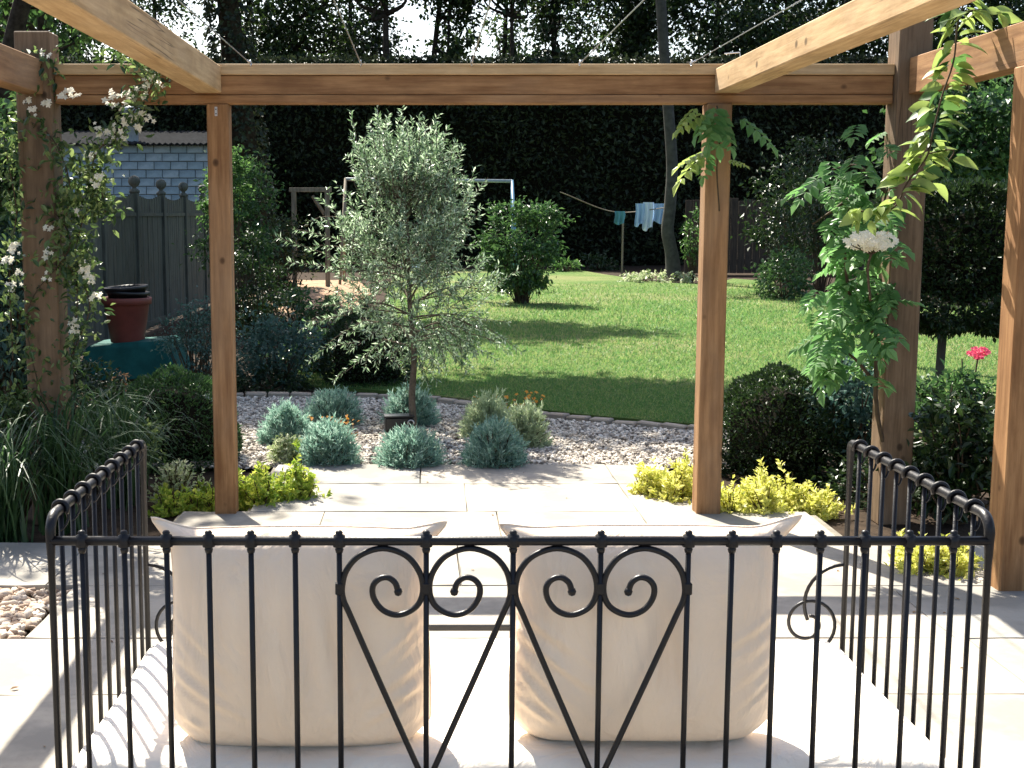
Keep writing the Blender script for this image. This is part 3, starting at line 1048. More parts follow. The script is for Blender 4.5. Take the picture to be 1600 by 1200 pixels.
# ================================================================== PLANTS NEAR THE PATIO
# --- olive tree
OX, OY = gnd(645, 684)
ol = thing('olive_tree', 'silvery olive tree on a slim trunk in the gravel', 'olive tree', (OX, OY, 0.02))


def olive():
    tr = bez([(OX + .01, OY, 0.0), (OX - .005, OY, 0.3), (OX + .01, OY, 0.6), (OX - .02, OY + .01, 0.95), (OX - .03, OY, 1.35), (OX - .05, OY, 1.75), (OX - .06, OY, 2.05)], 6)
    part('trunk', tube(tr, np.interp(np.linspace(0, 1, len(tr)), [0, .05, .4, 1], [0.038, 0.027, 0.02, 0.006]), 10), M['bark_olive'], ol, True)
    br, lv = [], []
    cen = A([OX - 0.03, OY, 1.36])
    # main limbs
    limbs = []
    for k in range(26):
        z0 = rng.uniform(0.62, 1.75)
        a = k * 2.4 + rng.normal() * .3
        up = rng.uniform(0.05, 0.6) if z0 > .9 else rng.uniform(-0.25, 0.3)
        ln = np.interp(z0, [0.6, 1.2, 1.75], [0.52, 0.50, 0.20]) * rng.uniform(.75, 1.15)
        b = A([OX - .02, OY, z0])
        d = A([math.cos(a), math.sin(a), up])
        p1 = b + d * ln * .5 + A([0, 0, .04])
        p2 = b + d * ln + A([0, 0, -.04 if z0 < 1 else .10])
        P = bez([b, p1, p2], 5)
        limbs.append(P)
        br.append(tube(P, np.linspace(0.009, 0.003, len(P)), 5))
    # twigs
    tw = []
    for P in limbs:
        for k in range(15):
            b = P[rng.integers(3, len(P))] + rng.normal(size=3) * .03
            rad = norm((b - cen) * A([1, 1, .5]))
            low = b[2] < 0.95
            d = norm(rad * .7 + rng.normal(size=3) * .55 + A([0, 0, .05 if low else .75]))
            tw.append((b, d, rng.uniform(.16, .34)))
    for k in range(150):                        # leading shoots that make the ragged top
        b = A([OX - .05, OY, 1.75]) + rng.normal(size=3) * A([.15, .15, .15])
        tw.append((b, norm(A([rng.normal() * .25 + (b[0] - OX) * .8, rng.normal() * .25, 1])), rng.uniform(.16, .32)))
    for k in range(290):                       # body of the crown
        q = ball_pts(1, .25, 1.0)[0]
        b = A([OX - .02, OY, 1.16]) + q * A([.50, .48, .72])
        b[:2] = A([OX - .03, OY]) + (b[:2] - A([OX - .03, OY])) * (1 - .5 * np.clip((b[2] - 1.25) / .7, 0, 1))
        rad = norm(q * A([1, 1, .6]))
        tw.append((b, norm(rad * .6 + rng.normal(size=3) * .5 + A([0, 0, .6 if b[2] > .9 else -.1])), rng.uniform(.12, .24)))
    for u, v in ((590, 178), (603, 196), (628, 172), (644, 190), (556, 262), (567, 232), (690, 225), (714, 225), (722, 238), (744, 262), (735, 285), (580, 215)):
        tip = at(u, v, OY + rng.normal() * .1)
        b = tip + A([(OX - tip[0]) * .3, 0, -.42])
        tw.append((b, norm(tip - b), np.linalg.norm(tip - b)))
    for u, v, bu, bv in ((432, 375, 540, 410), (450, 405, 540, 420), (455, 352, 545, 380), (466, 512, 560, 480), (482, 560, 570, 500), (800, 500, 700, 490), (780, 560, 690, 510), (762, 410, 700, 430), (790, 470, 700, 460), (520, 590, 600, 530), (735, 580, 680, 520)):
        tip, b = at(u, v, OY - .1), at(bu, bv, OY)
        tw.append((b, norm(tip - b), np.linalg.norm(tip - b)))
        br.append(tube([A([OX - .02, OY, b[2] - .05]), b], [.006, .004], 5))
    for b, d, ln in tw:
        e = b + d * ln + A([0, 0, -0.02 if d[2] < .3 else 0.02])
        P = bez([b, (b + e) / 2 + rng.normal(size=3) * .012, e], 4)
        br.append(tube(P, np.linspace(0.0032, 0.0012, len(P)), 4, False))
        m = int(ln * 130)
        t = rng.uniform(0.05, 1, m)
        p = b + (e - b) * t[:, None]
        r = rng.normal(size=(m, 3))
        D = norm(r - d * (r @ d)[:, None])
        D = norm(D * .8 + d * rng.uniform(.3, 1.0, (m, 1)))
        l = rng.uniform(.028, .055, m)
        lv.append(leaves(p, D, rng.normal(size=(m, 3)) + A([0, 0, .6]), l, l * rng.uniform(.20, .28, m), 'd', .1, .1))
    part('branches', merge(br), M['bark_olive'], ol, True)
    part('crown', merge(lv), M['lf_olive'], ol)


olive()

# --- low garden light at its foot
gl = thing('garden_light', 'small black box garden light beside the olive trunk', 'light', (*gnd(626, 684), 0.02))
gx, gy = gnd(626, 684)
Vb, Fb = box(-.115, .09, -.06, .06, .04, .135, .008)
R = A([[math.cos(.12), -math.sin(.12), 0], [math.sin(.12), math.cos(.12), 0], [0, 0, 1]])
part('housing', (Vb @ R.T + A([gx, gy, .02]), Fb), M['black_plastic'], gl)
Vb, Fb = box(-.12, .095, -.066, .066, .136, .148, .003)
part('lid', (Vb @ R.T + A([gx, gy, .02]), Fb), M['black_plastic'], gl)
for dx in (-.10, .07):
    Vb, Fb = box(dx - .01, dx + .012, -.04, .04, -.01, .0395, .003)
    part('foot', (Vb @ R.T + A([gx, gy, .02]), Fb), M['black_plastic'], gl)
a = np.linspace(-.4, 3.6, 12)
part('bail', tube(np.c_[gx + .075 + .022 * np.cos(a), np.full(12, gy - .075), .118 + .022 * np.sin(a)], .005, 6), M['steel'], gl, True)

# --- lavender mounds in the gravel


def lavender(label, u, v, wpx, hpx, mat, n=480, seedtips=0):
    x, y = gnd(u, v)
    s = FPX / y
    t = thing('lavender', label, 'lavender', (x, y, 0.02), 'grey mounds in the gravel')
    rx, h = wpx / s / 2 * 1.12, hpx / s * 1.12
    V, F = shoots((x, y + rx * .35, 0.02), (rx, rx * .9, h), int(n * rng.uniform(1.2, 1.6)), 16, 0.04, 0.16, 0.8, 0.5, 0.12, 0.06, 'd', 0.015, 0.72, 0.6)
    part('foliage', (V, F), mat, t, False, 'stuff')
    q = runit(70)
    q[:, 2] = np.abs(q[:, 2])
    st = [tube([A([x, y + rx * .35, .02]) + p * A([rx, rx, h]) * .15, A([x, y + rx * .35, .02]) + p * A([rx, rx, h]) * .85], [.004, .002], 4, False) for p in q]
    part('stems', merge(st), M['twig'], t, False, 'stuff')


lavender('blue grey lavender mound at the left edge of the gravel, beside the golden shrub', 446, 702, 80, 62, M['lf_lav'])
lavender('blue grey lavender mound farthest back left, near the stone edging', 521, 672, 90, 56, M['lf_lav'])
lavender('blue grey lavender mound at the paving edge, left of the three in front', 512, 738, 92, 74, M['lf_lav'])
lavender('blue grey lavender mound behind the olive trunk', 641, 672, 86, 60, M['lf_lav'])
lavender('blue grey lavender mound at the paving edge, in front of the black light', 641, 740, 106, 60, M['lf_lav'])
lavender('pale grey green mound behind the right lavender, below orange flowers', 764, 692, 82, 68, M['lf_lavpale'])
lavender('pale grey green mound rightmost in the gravel', 822, 706, 74, 66, M['lf_lavpale'])
lavender('blue grey lavender mound at the paving edge, rightmost of the three in front', 773, 740, 98, 72, M['lf_lav'])

# --- orange flowers and dry foliage
FL = mesh('flower', *leaves(np.zeros((5, 3)), A([(math.cos(k * 1.2566), math.sin(k * 1.2566), .25) for k in range(5)]), np.tile(A([0, 0, 1]), (5, 1)), 1.0, 0.62, 'o', .1, .15))


def flower_me(mat):
    me = FL.copy()
    me.materials.clear()
    me.materials.append(mat)
    return me


FW, FO, FP = flower_me(M['petal']), flower_me(M['petal_orange']), flower_me(M['petal_pink'])


def rrot(dirv):
    return (Vector(dirv).to_track_quat('Z', 'Y').to_matrix() @ Matrix.Rotation(rng.uniform(0, 6.28), 3, 'Z'))


def flower_plant(name, label, u0, u1, v, ybase, h, me, n, size, mat):
    xc, y = gnd((u0 + u1) / 2, v)
    wx = (u1 - u0) / FPX * y / 2
    t = thing(name, label, 'flowers', (xc, y, 0.02))
    st = []
    for k in range(n):
        p = A([xc + rng.uniform(-wx, wx), y + rng.uniform(-.12, .12), h * rng.uniform(.7, 1.1)])
        b = A([xc + (p[0] - xc) * .6, y, .02])
        st.append(tube(bez([b, (b + p) / 2 + A([0, 0, .03]), p], 4), .002, 4, False))
        inst('flower', me, t, p, rrot((rng.normal() * .4, -.5 + rng.normal() * .3, .8)), size * rng.uniform(.7, 1.2))
    part('stems', merge(st), M['twig'], t, False, 'stuff')
    part('foliage', shoots((xc, y, .02), (wx, .12, h * .75), 60, 8, .04, .3, .6, .8, .08, .1, 'd', .015), mat, t, False, 'stuff')


flower_plant('orange_flowers', 'small orange flowers behind the pale mounds at the lawn edge', 735, 850, 668, 0, .24, FO, 42, .018, M['lf_goldgreen'])
flower_plant('rusty_flowers', 'dry rust coloured flower heads between two lavender mounds', 478, 560, 690, 0, .17, FO, 26, .014, M['lf_brown'])


# --- golden shrubs
def mound(name, label, cat, c, rad, ntip, K, L, asp, mat, group=None, stems=True, **kw):
    t = thing(name, label, cat, (c[0], c[1], 0.0), group)
    part('foliage', shoots(c, rad, ntip, K, L, asp, zmin=0.01, **kw), mat, t, False, 'stuff')
    if stems:
        q = runit(40)
        q[:, 2] = np.abs(q[:, 2]) + .1
        part('stems', merge([tube([A(c) * A([1, 1, 0]) + p * A(rad) * .1, A(c) + p * A(rad) * .8], [.005, .002], 4, False) for p in q]), M['twig'], t, False, 'stuff')
    return t


def gold(label, u, v, wpx, hpx, mat, n, L=.04):
    x, y = gnd(u, v)
    s = FPX / y
    w, h = wpx / s, hpx / s
    t = thing('golden_shrub', label, 'shrub', (x, y + .1, 0), 'golden shrubs')
    fo, st = [], []
    for k in range(9):
        px = x + (k / 8 - .5) * w * .8 + rng.normal() * .02
        py = y + w * .2 + rng.normal() * .09
        hh = h * rng.uniform(.55, 1.0) * (1 - .5 * abs(k / 8 - .5))
        r_ = max(w * .2, .10) * rng.uniform(.8, 1.2)
        fo.append(shoots((px, py, 0), (r_, r_, hh), max(30, n // 6), 12, L * .85, .5, zmin=.01, spread=1.1, length=.07, jit=.2, fill=.55))
        for j in range(8):
            q = runit(1)[0]
            q[2] = abs(q[2]) + .3
            st.append(tube([A([px, py, 0]), A([px, py, 0]) + q * A([r_, r_, hh]) * .8], [.005, .002], 4, False))
    part('foliage', merge(fo), mat, t, False, 'stuff')
    part('stems', merge(st), M['twig'], t, False, 'stuff')
    return t


gold('lime and gold shrub spilling over the paving beside the left inner post', 425, 795, 112, 100, M['lf_goldgreen'], 420)
gold('small lime shrub at the soil edge left of the left inner post', 300, 800, 92, 56, M['lf_goldgreen'], 220)
gold('bright golden shrub at the paving corner left of the right inner post', 1052, 790, 106, 92, M['lf_gold'], 480)
gold('bright golden shrub low to the right of the right inner post', 1205, 815, 200, 78, M['lf_gold'], 620)
gold('golden shrub seen through the right arm rail of the daybed', 1478, 915, 120, 85, M['lf_gold'], 420)
x, y = gnd(450, 730)
mound('variegated_shrub', 'white edged shrub beside the left lavender mounds', 'shrub', (x, y, .05), (.13, .12, .17), 120, 9, .035, .5, M['lf_varieg'], spread=1.0)
x, y = gnd(268, 800)
mound('white_flowered_shrub', 'low shrub with pale clusters inside the left arm rail', 'shrub', (x, y + .2, .05), (.17, .15, .2), 110, 9, .03, .5, M['lf_varieg'], spread=1.0)

# --- clipped balls


def clipped(name, label, c, rad, nleaf, L, mat, box_like=False):
    t = thing(name, label, 'topiary', (c[0], c[1], 0))
    c, rad = A(c), A(rad)
    q = runit(nleaf)
    if box_like:
        q = rng.uniform(-1, 1, (nleaf, 3))
        ax_ = rng.integers(0, 3, nleaf)
        q[np.arange(nleaf), ax_] = np.sign(q[np.arange(nleaf), ax_])
        q /= (np.sum(np.abs(q)**8, 1, keepdims=True))**(1 / 8)
    bump_ = 1 + .05 * np.sin(q[:, 0] * 9 + 2) * np.sin(q[:, 2] * 8) + rng.normal(size=nleaf) * .025
    P = c + q * rad * bump_[:, None]
    P = P[P[:, 2] > 0.0]
    m = len(P)
    D = norm(norm(P - c) * .8 + rng.normal(size=(m, 3)) * .55 + A([0, 0, .25]))
    l = L * rng.uniform(.6, 1.3, m)
    part('foliage', leaves(P, D, upn(m, .5), l, l * .5, 'd'), mat, t, False, 'stuff')
    # solid core, near black to stand in for shade among the leaves
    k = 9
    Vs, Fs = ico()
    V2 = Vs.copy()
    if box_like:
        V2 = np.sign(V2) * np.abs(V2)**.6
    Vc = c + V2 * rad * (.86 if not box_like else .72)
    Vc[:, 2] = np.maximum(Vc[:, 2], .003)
    part('shade_core', (Vc, [Fs]), M['core_shade'], t)
    return t


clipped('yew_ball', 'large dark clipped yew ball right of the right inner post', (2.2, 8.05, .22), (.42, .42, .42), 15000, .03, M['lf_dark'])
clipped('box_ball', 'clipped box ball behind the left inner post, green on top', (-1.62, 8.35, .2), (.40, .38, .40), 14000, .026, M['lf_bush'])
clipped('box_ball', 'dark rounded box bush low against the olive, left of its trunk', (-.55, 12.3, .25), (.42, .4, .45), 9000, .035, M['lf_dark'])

# --- lollipop tree at right
lt = clipped('lollipop_tree', 'dark clipped square headed tree on a bare stem at right', (4.12, 10.1, 1.27), (.56, .45, .52), 26000, .05, M['lf_dark'], True)
lt['category'] = 'tree'
lt.name = 'lollipop_tree'
part('trunk', tube(bez([(3.99, 10.1, 0), (3.985, 10.1, .35), (4.0, 10.1, .9)], 5), [.04] * 5 + [.034] * 6, 10), M['bark_grey'], lt, True)


# --- leafy shrubs in the borders
def shrub(name, label, c, rad, nleaf, L, mat, asp=.5, nclump=40, rc=.14, cat='shrub', group=None, shape='d'):
    """twigs fanning from the ground with clumps of leaves"""
    t = thing(name, label, cat, (c[0], c[1], 0), group)
    (V, F), cc = cloud(c, rad, nclump, rc, nleaf, L, asp, .3, shape)
    V[:, 2] = np.maximum(V[:, 2], .012)
    part('foliage', (V, F), mat, t, False, 'stuff')
    st = []
    for p in cc[:: max(1, len(cc) // 24)]:
        b = A([c[0] + (p[0] - c[0]) * .15, c[1] + (p[1] - c[1]) * .15, 0])
        st.append(tube(bez([b, (b + p) / 2 + rng.normal(size=3) * .04, p], 4), np.linspace(.010, .003, 9), 5, False))
    part('stems', merge(st), M['twig'], t, False, 'stuff')
    return t


def sh(name, label, u, v, y, wpx, hpx, L, mat, n, **kw):
    """shrub whose middle is at pixel u,v at distance y, with a pixel size"""
    c = at(u, v, y)
    s = FPX / y
    r = (wpx / s / 2, wpx / s / 2 * .8, hpx / s / 2)
    return shrub(name, label, c, r, n, L, mat, rc=min(r) * .55, **kw)


# left border
sh('border_shrub', 'dark leafy shrub filling the left edge beside the jasmine post', 5, 300, 7.6, 150, 330, .06, M['lf_bush'], 3600)
sh('border_shrub', 'shaded broad leaved shrub low at the left edge', 10, 500, 7.4, 150, 300, .06, M['lf_blue'], 2600)
sh('border_shrub', 'yellowish leafy shrub at the far left above the grass', 22, 655, 6.75, 90, 90, .045, M['lf_jas'], 900)
sh('border_shrub', 'dark shrub behind the jasmine between post and fence', 125, 640, 9.2, 160, 170, .05, M['lf_dark'], 3000)
sh('border_shrub', 'speckled small leaved shrub right of the green tarpaulin', 305, 530, 11.5, 110, 110, .035, M['lf_blue'], 2400)
sh('border_shrub', 'feathery light green shrub left of the left inner post top', 352, 300, 16.5, 70, 130, .06, M['lf_light'], 2600)
sh('border_shrub', 'bushy green shrub against the fence end behind the left inner post', 372, 340, 17.5, 120, 200, .07, M['lf_bush'], 4200)
sh('border_shrub', 'white flecked tall shrub behind the left inner post', 398, 450, 14.5, 95, 200, .05, M['lf_dark'], 3000)
sh('border_shrub', 'low blue green shrub right of the left inner post', 430, 560, 12.2, 150, 130, .05, M['lf_blue'], 3400)
sh('border_shrub', 'dark low shrub left of the olive near the stone edging', 420, 605, 11.9, 160, 60, .04, M['lf_dark'], 2400)
sh('border_shrub', 'soft green perennial behind the olive at left', 500, 560, 13, 120, 110, .045, M['lf_bush'], 2400)
sh('border_shrub', 'green perennial in front of the earth bank', 455, 480, 19, 150, 55, .07, M['lf_bush'], 1800)
sh('border_shrub', 'orange tipped low plant in front of the green tarpaulin', 178, 608, 9.6, 60, 50, .035, M['lf_brown'], 500)
sh('border_shrub', 'leafy plant under the arching grass at left', 175, 690, 7.6, 130, 150, .045, M['lf_jas'], 1600)
# right border
sh('border_shrub', 'blue green shrub left of the right corner post base', 1335, 620, 7.9, 130, 170, .05, M['lf_blue'], 2600)
sh('border_shrub', 'dark broad leaved shrub right of the right corner post', 1500, 700, 6.7, 150, 220, .06, M['lf_dark'], 2800, shape='o')
sh('border_shrub', 'light leafed shrub at the right below the pink flower', 1490, 625, 7.4, 150, 80, .05, M['lf_bush'], 1100)
sh('border_shrub', 'shaded undergrowth behind the right arm rail', 1385, 770, 7.2, 180, 120, .04, M['lf_dark'], 2600)
# lawn side beds on the right
sh('bed_shrub', 'green shrub in the lawn bed at the far right of the lawn', 1225, 440, 24.5, 90, 90, .09, M['lf_bush'], 1800)
sh('bed_shrub', 'dark shrub by the brown fence right of the grey trunk', 1235, 340, 30, 130, 190, .12, M['lf_dark'], 3000)
sh('bed_shrub', 'dark mixed shrub right of the fence under the pergola', 1290, 300, 27, 130, 200, .1, M['lf_dark'], 3000)
sh('bed_shrub', 'dark leafy mass behind the lollipop tree', 1480, 330, 25, 200, 260, .11, M['lf_dark'], 4600)
sh('bed_shrub', 'light leafed climber beside the grey trunk', 1082, 365, 31, 34, 95, .12, M['lf_light'], 320)
sh('bed_shrub', 'pale green plants around the grey tree foot', 1022, 436, 31, 130, 22, .1, M['lf_varieg'], 900)
sh('bed_shrub', 'small bright plant at the dark end of the lawn', 885, 415, 36.5, 44, 18, .12, M['lf_light'], 260)
sh('bed_shrub', 'low dark plant at the far end of the lawn', 935, 415, 38, 60, 34, .14, M['lf_dark'], 500)
sh('bed_shrub', 'dark green shrub left of the earth bank by the big trunk', 440, 395, 25, 90, 120, .09, M['lf_dark'], 1800)

# centre bush on the lawn
bc = at(815, 382, 23.3)
cb = shrub('lawn_bush', 'upright green many stemmed bush on the lawn behind the olive', bc, (.68, .6, 1.0), 5200, .095, M['lf_bush'], nclump=70, rc=.2, cat='bush')
part('canes', merge([tube(bez([(bc[0] + rng.normal() * .1, bc[1] + rng.normal() * .1, 0), (bc[0] + a_ * .5, bc[1], .5), (bc[0] + a_ * 1.4, bc[1] + rng.normal() * .2, 1.3)], 4), np.linspace(.022, .01, 9), 5) for a_ in np.linspace(-.4, .4, 11)]), M['bark_dark'], cb, True)

# --- arching grass clumps at the left


def grassclump(label, u, v, n, reach, h, seed):
    x, y = gnd(u, v)
    t = thing('arching_grass', label, 'grass clump', (x, y, 0), 'arching grasses')
    base = np.c_[x + rng.normal(size=n) * .05, y + rng.normal(size=n) * .05, np.zeros(n)]
    part('foliage', blades(base, rng.uniform(0, 2 * PI, n), reach * rng.uniform(.4, 1.1, n), h * rng.uniform(.6, 1.1, n), rng.uniform(.009, .017, n), 9, .9), M['lf_grass'], t, False, 'stuff')


grassclump('dark arching grass clump at the foot of the jasmine post', 95, 830, 150, .66, .66, 1)
grassclump('arching strappy grass clump at the left edge of the border', 5, 850, 150, .66, .6, 2)
grassclump('fine arching grass behind the left arm rail', 185, 790, 110, .5, .62, 3)


# ================================================================== CLIMBERS
def jasmine():
    t = thing('jasmine', 'white flowering jasmine wound round the left corner post', 'climber', (XL + .1, BY - .12, 0))
    st, lp, fl = [], [], []
    y = BY - .13
    paths = [[(105, 700), (60, 600), (45, 480), (110, 380), (60, 300), (40, 220), (55, 150), (65, 100)],
             [(120, 700), (115, 560), (120, 450), (95, 380), (110, 300), (90, 230), (50, 170), (75, 90)],
             [(115, 400), (130, 340), (140, 290), (150, 240), (185, 205), (215, 165), (245, 120), (225, 95), (175, 85)],
             [(90, 330), (120, 300), (145, 262), (165, 330), (150, 310)],
             [(20, 560), (15, 420), (25, 330), (12, 250), (5, 200)],
             [(110, 560), (140, 480), (120, 420), (135, 400)]]
    for P in paths:
        w = bez([at(u, v, y + rng.normal() * .05) for u, v in P], 8)
        st.append(tube(w, .0035, 5, False))
        for p in w:
            for k in range(11):
                lp.append(p + rng.normal(size=3) * A([.045, .06, .04]))
    part('stems', merge(st), M['twig'], t, True)
    lp = A(lp)
    m = len(lp)
    l = .046 * rng.uniform(.6, 1.3, m)
    part('foliage', leaves(lp, norm(rng.normal(size=(m, 3)) + A([0, -.3, -.2])), upn(m, .6), l, l * .45, 'o'), M['lf_jas'], t, False, 'stuff')
    for u, v in [(45, 160), (50, 172), (30, 130), (68, 85), (20, 128), (75, 160), (95, 150), (115, 148), (105, 140), (170, 160), (180, 150), (190, 165), (200, 150), (215, 142), (228, 135),
                 (240, 120), (245, 130), (215, 155), (190, 190), (205, 185), (220, 180), (230, 185), (160, 205), (155, 198), (175, 205), (215, 205), (190, 212), (142, 243), (152, 280), (155, 285),
                 (120, 330), (128, 415), (135, 430), (142, 435), (150, 460), (130, 425), (112, 515), (118, 505), (78, 358), (72, 434), (75, 395), (20, 383), (22, 400), (30, 425), (20, 445), (12, 405)]:
        for k in range(5):
            fl.append(at(u + rng.normal() * 5, v + rng.normal() * 4, y - .06 + rng.normal() * .02))
    for p in fl[:290]:
        inst('flower', FW, t, p, rrot((rng.normal() * .5, -.9, rng.uniform(0, .8))), .0165 * rng.uniform(.7, 1.3))


jasmine()


def pinnate(L, n, wl, seed=0):
    """a compound leaf along +Y, drooping: leaflets in pairs and one at the end"""
    t = np.linspace(.18, .95, n)
    ax = np.c_[np.zeros(n), t * L, -.18 * L * t**2]
    P = np.vstack([ax, ax, [[0, L * .96, -.17 * L]]])
    D = np.vstack([np.tile(A([.85, .45, -.15]), (n, 1)), np.tile(A([-.85, .45, -.15]), (n, 1)), [[0, 1, -.3]]])
    l = wl * np.r_[np.sin(t * 2.2 + .5), np.sin(t * 2.2 + .5), .9]
    return leaves(P, D, np.tile(A([0, 0, 1.0]), (2 * n + 1, 1)), l, l * .5, 'o', .1, .2)


def pin_me(name, L, n, wl, mat):
    me = mesh(name, *pinnate(L, n, wl))
    me.materials.append(mat)
    return me


PW = pin_me('pinnate_leaf', .26, 5, .115, M['lf_wist'])
PV = pin_me('pinnate_leaf_gold', .2, 5, .09, M['lf_vine'])


def frot(d, roll=0.0):
    """+Y of the leaf along d, +Z roughly up"""
    d = Vector(d).normalized()
    x = d.cross(Vector((0, 0, 1))).normalized()
    z = x.cross(d)
    return Matrix((x, d, z)).transposed() @ Matrix.Rotation(roll, 3, 'Y')


def wisteria():
    t = thing('wisteria', 'green wisteria with drooping divided leaves at the right corner post', 'climber', (2.25, BY - .1, 0))
    y = BY - .1
    w = [[(1392, 740), (1370, 640), (1368, 520), (1355, 430), (1365, 380), (1385, 300), (1405, 200)], [(1365, 520), (1330, 470), (1320, 380), (1330, 310)], [(1368, 600), (1335, 560), (1300, 540)], [(1385, 300), (1340, 260), (1300, 265)], [(1340, 300), (1300, 330), (1270, 350)]]
    st = []
    cand = []
    for P in w:
        q = bez([at(u, v, y + rng.normal() * .06) for u, v in P], 6)
        st.append(tube(q, np.linspace(.012, .004, len(q)), 6))
        cand += list(q)
    part('stems', merge(st), M['twig'], t, True)
    cand = A(cand)
    k = 0
    spots = [(1290 + 100 * rng.uniform() + 20 * rng.normal(), v) for v in rng.uniform(270, 330, 16)]
    spots += [(rng.uniform(1290, 1400), v) for v in rng.uniform(330, 480, 46)]
    spots += [(rng.uniform(1262, 1390), v) for v in rng.uniform(450, 600, 44)]
    spots += [(1335, 195), (1365, 205), (1385, 215), (1275, 285), (1262, 275), (1330, 245), (1350, 250), (1300, 262), (1365, 265)]
    for u, v in spots:
        p = at(u, v, y + rng.normal() * .12)
        i = np.argmin(np.linalg.norm(cand - p, axis=1))
        o = p - cand[i]
        d = norm(o * A([1, 1, .3]) + A([-.1, -.15, -.02]) + rng.normal(size=3) * .12)
        inst('leaf', PW, t, p - d * .1, frot((d[0], d[1], d[2] * .4 - .25), rng.normal() * .45), rng.uniform(.5, .95))


wisteria()


def leaf_me(name, mat):
    """one pointed oval leaf with a folded midrib and a drooping tip"""
    t = np.array([0, .08, .2, .36, .54, .72, .87, 1.0])
    w = np.array([.012, .11, .2, .25, .235, .165, .08, 0.0])
    z = .10 * t - .30 * t**2
    mid = np.c_[np.zeros(8), t, z]
    l_ = np.c_[-w, t, z + w * .35 + .012 * np.sin(t * 17)]
    r_ = np.c_[w, t, z + w * .35 - .012 * np.sin(t * 15)]
    i = np.arange(7)
    F = np.concatenate([np.stack([i, i + 1, i + 9, i + 8], 1), np.stack([i + 16, i + 17, i + 1, i], 1)])
    me = mesh(name, np.vstack([mid, l_, r_]), [F], True)
    me.materials.append(mat)
    return me


LV = leaf_me('vine_leaf', M['lf_vine'])
LW = leaf_me('green_leaf', M['lf_light'])


def vine():
    t = thing('vine', 'yellow green leafy vine hanging at the top right corner', 'climber', (2.35, 5.75, 2.0))
    y = 5.7
    P = bez([at(u, v, y) for u, v in [(1520, -30), (1498, 30), (1490, 95), (1472, 150), (1458, 205), (1448, 245), (1418, 285), (1395, 325), (1345, 330)]], 10)
    Q = bez([at(u, v, y - .05) for u, v in [(1500, 20), (1530, 15), (1560, 20)]], 6)
    R_ = bez([at(u, v, y) for u, v in [(1450, 240), (1490, 235), (1475, 260), (1440, 300)]], 6)
    part('stems', merge([tube(P, .004, 5), tube(Q, .003, 5), tube(R_, .003, 5)]), M['twig'], t, True)
    for p in list(P[3:]) + list(P[3:60:2]) + list(Q) + list(R_[::2]):
        for k in range(1):
            a = rng.choice([-1, 1])
            d = (a * rng.uniform(.5, 1), rng.normal() * .35, rng.uniform(-.75, .2))
            inst('leaf', LV if rng.uniform() < .7 else LW, t, p + A([a * .015, 0, 0]), frot(d, rng.normal() * .6), .105 * rng.uniform(.6, 1.25))
    for u, v in [(1330, 332), (1345, 340), (1360, 345), (1375, 322), (1390, 318), (1400, 310), (1360, 325), (1345, 325), (1340, 345)]:
        d = (rng.normal() * .6 - .4, -.3, -.5 + rng.normal() * .3)
        inst('leaf', LV, t, at(u, v, y - .02), frot(d, rng.normal() * .5), .07 * rng.uniform(.8, 1.2))


vine()


def sprig():
    t = thing('trumpet_vine', 'small yellow green vine sprays at the top of the right inner post', 'climber', (1.47, BY - .1, 1.9))
    y = BY - .09
    P = bez([at(u, v, y) for u, v in [(1124, 330), (1120, 260), (1126, 205), (1120, 165)]], 6)
    part('stems', tube(P, .004, 5), M['twig'], t, True)
    for (u, v, du, dv, me, s) in [(1105, 175, -55, 25, PV, .9), (1090, 165, -45, 40, PV, .8), (1112, 228, -70, 55, PV, 1.25), (1110, 232, -60, 20, PV, 1.0), (1118, 160, 5, 50, PW, .9), (1120, 160, -14, 45, PW, .9), (1115, 165, -25, 28, PW, .8),
                                  (1122, 185, 20, 30, PW, .7), (1108, 235, -12, 35, PW, .6), (1150, 180, 50, 30, PW, .9), (1135, 250, 40, 5, PV, .5)]:
        p = at(u, v, y - .03)
        q = at(u + du, v + dv, y - .1)
        inst('leaf', me, t, p, frot(q - p, rng.normal() * .3), s * .95)


sprig()

# white umbel on the wisteria post
um = thing('white_flower_head', 'flat white flower cluster in front of the right corner post', 'flower', at(1363, 470, BY - .5))
pc = at(1360, 377, BY - .5)
part('stem', merge([tube(bez([at(1360, 470, BY - .5), at(1356, 420, BY - .5), at(1362, 395, BY - .5)], 5), .006, 6)] + [tube([at(1361, 398, BY - .5), pc + A([dx, 0, -.012])], .003, 4) for dx in np.linspace(-.1, .1, 7)]), M['twig'], um, True)
for k in range(190):
    r_ = ball_pts(1)[0] * A([.125, .1, .045])
    inst('flower', FW, um, pc + r_, rrot((r_[0] * 3, -.8, .7 + rng.normal() * .2)), .017 * rng.uniform(.8, 1.2))

# pink flower at right
pk = thing('pink_flower', 'pink flower head on tall stems beside the lollipop tree stem', 'flower', at(1528, 660, 7.6))
pc = at(1529, 551, 7.6)
part('stem', merge([tube(bez([at(1526, 700, 7.6), at(1522, 610, 7.6), pc], 5), .005, 5), tube(bez([at(1526, 700, 7.6), at(1506, 600, 7.6), at(1503, 560, 7.6)], 5), .004, 5)]), M['twig'], pk, True)
for k in range(60):
    r_ = ball_pts(1)[0] * A([.065, .05, .035])
    inst('flower', FP, pk, pc + r_, rrot((r_[0] * 5, -.7, .7 + rng.normal() * .2)), .017)

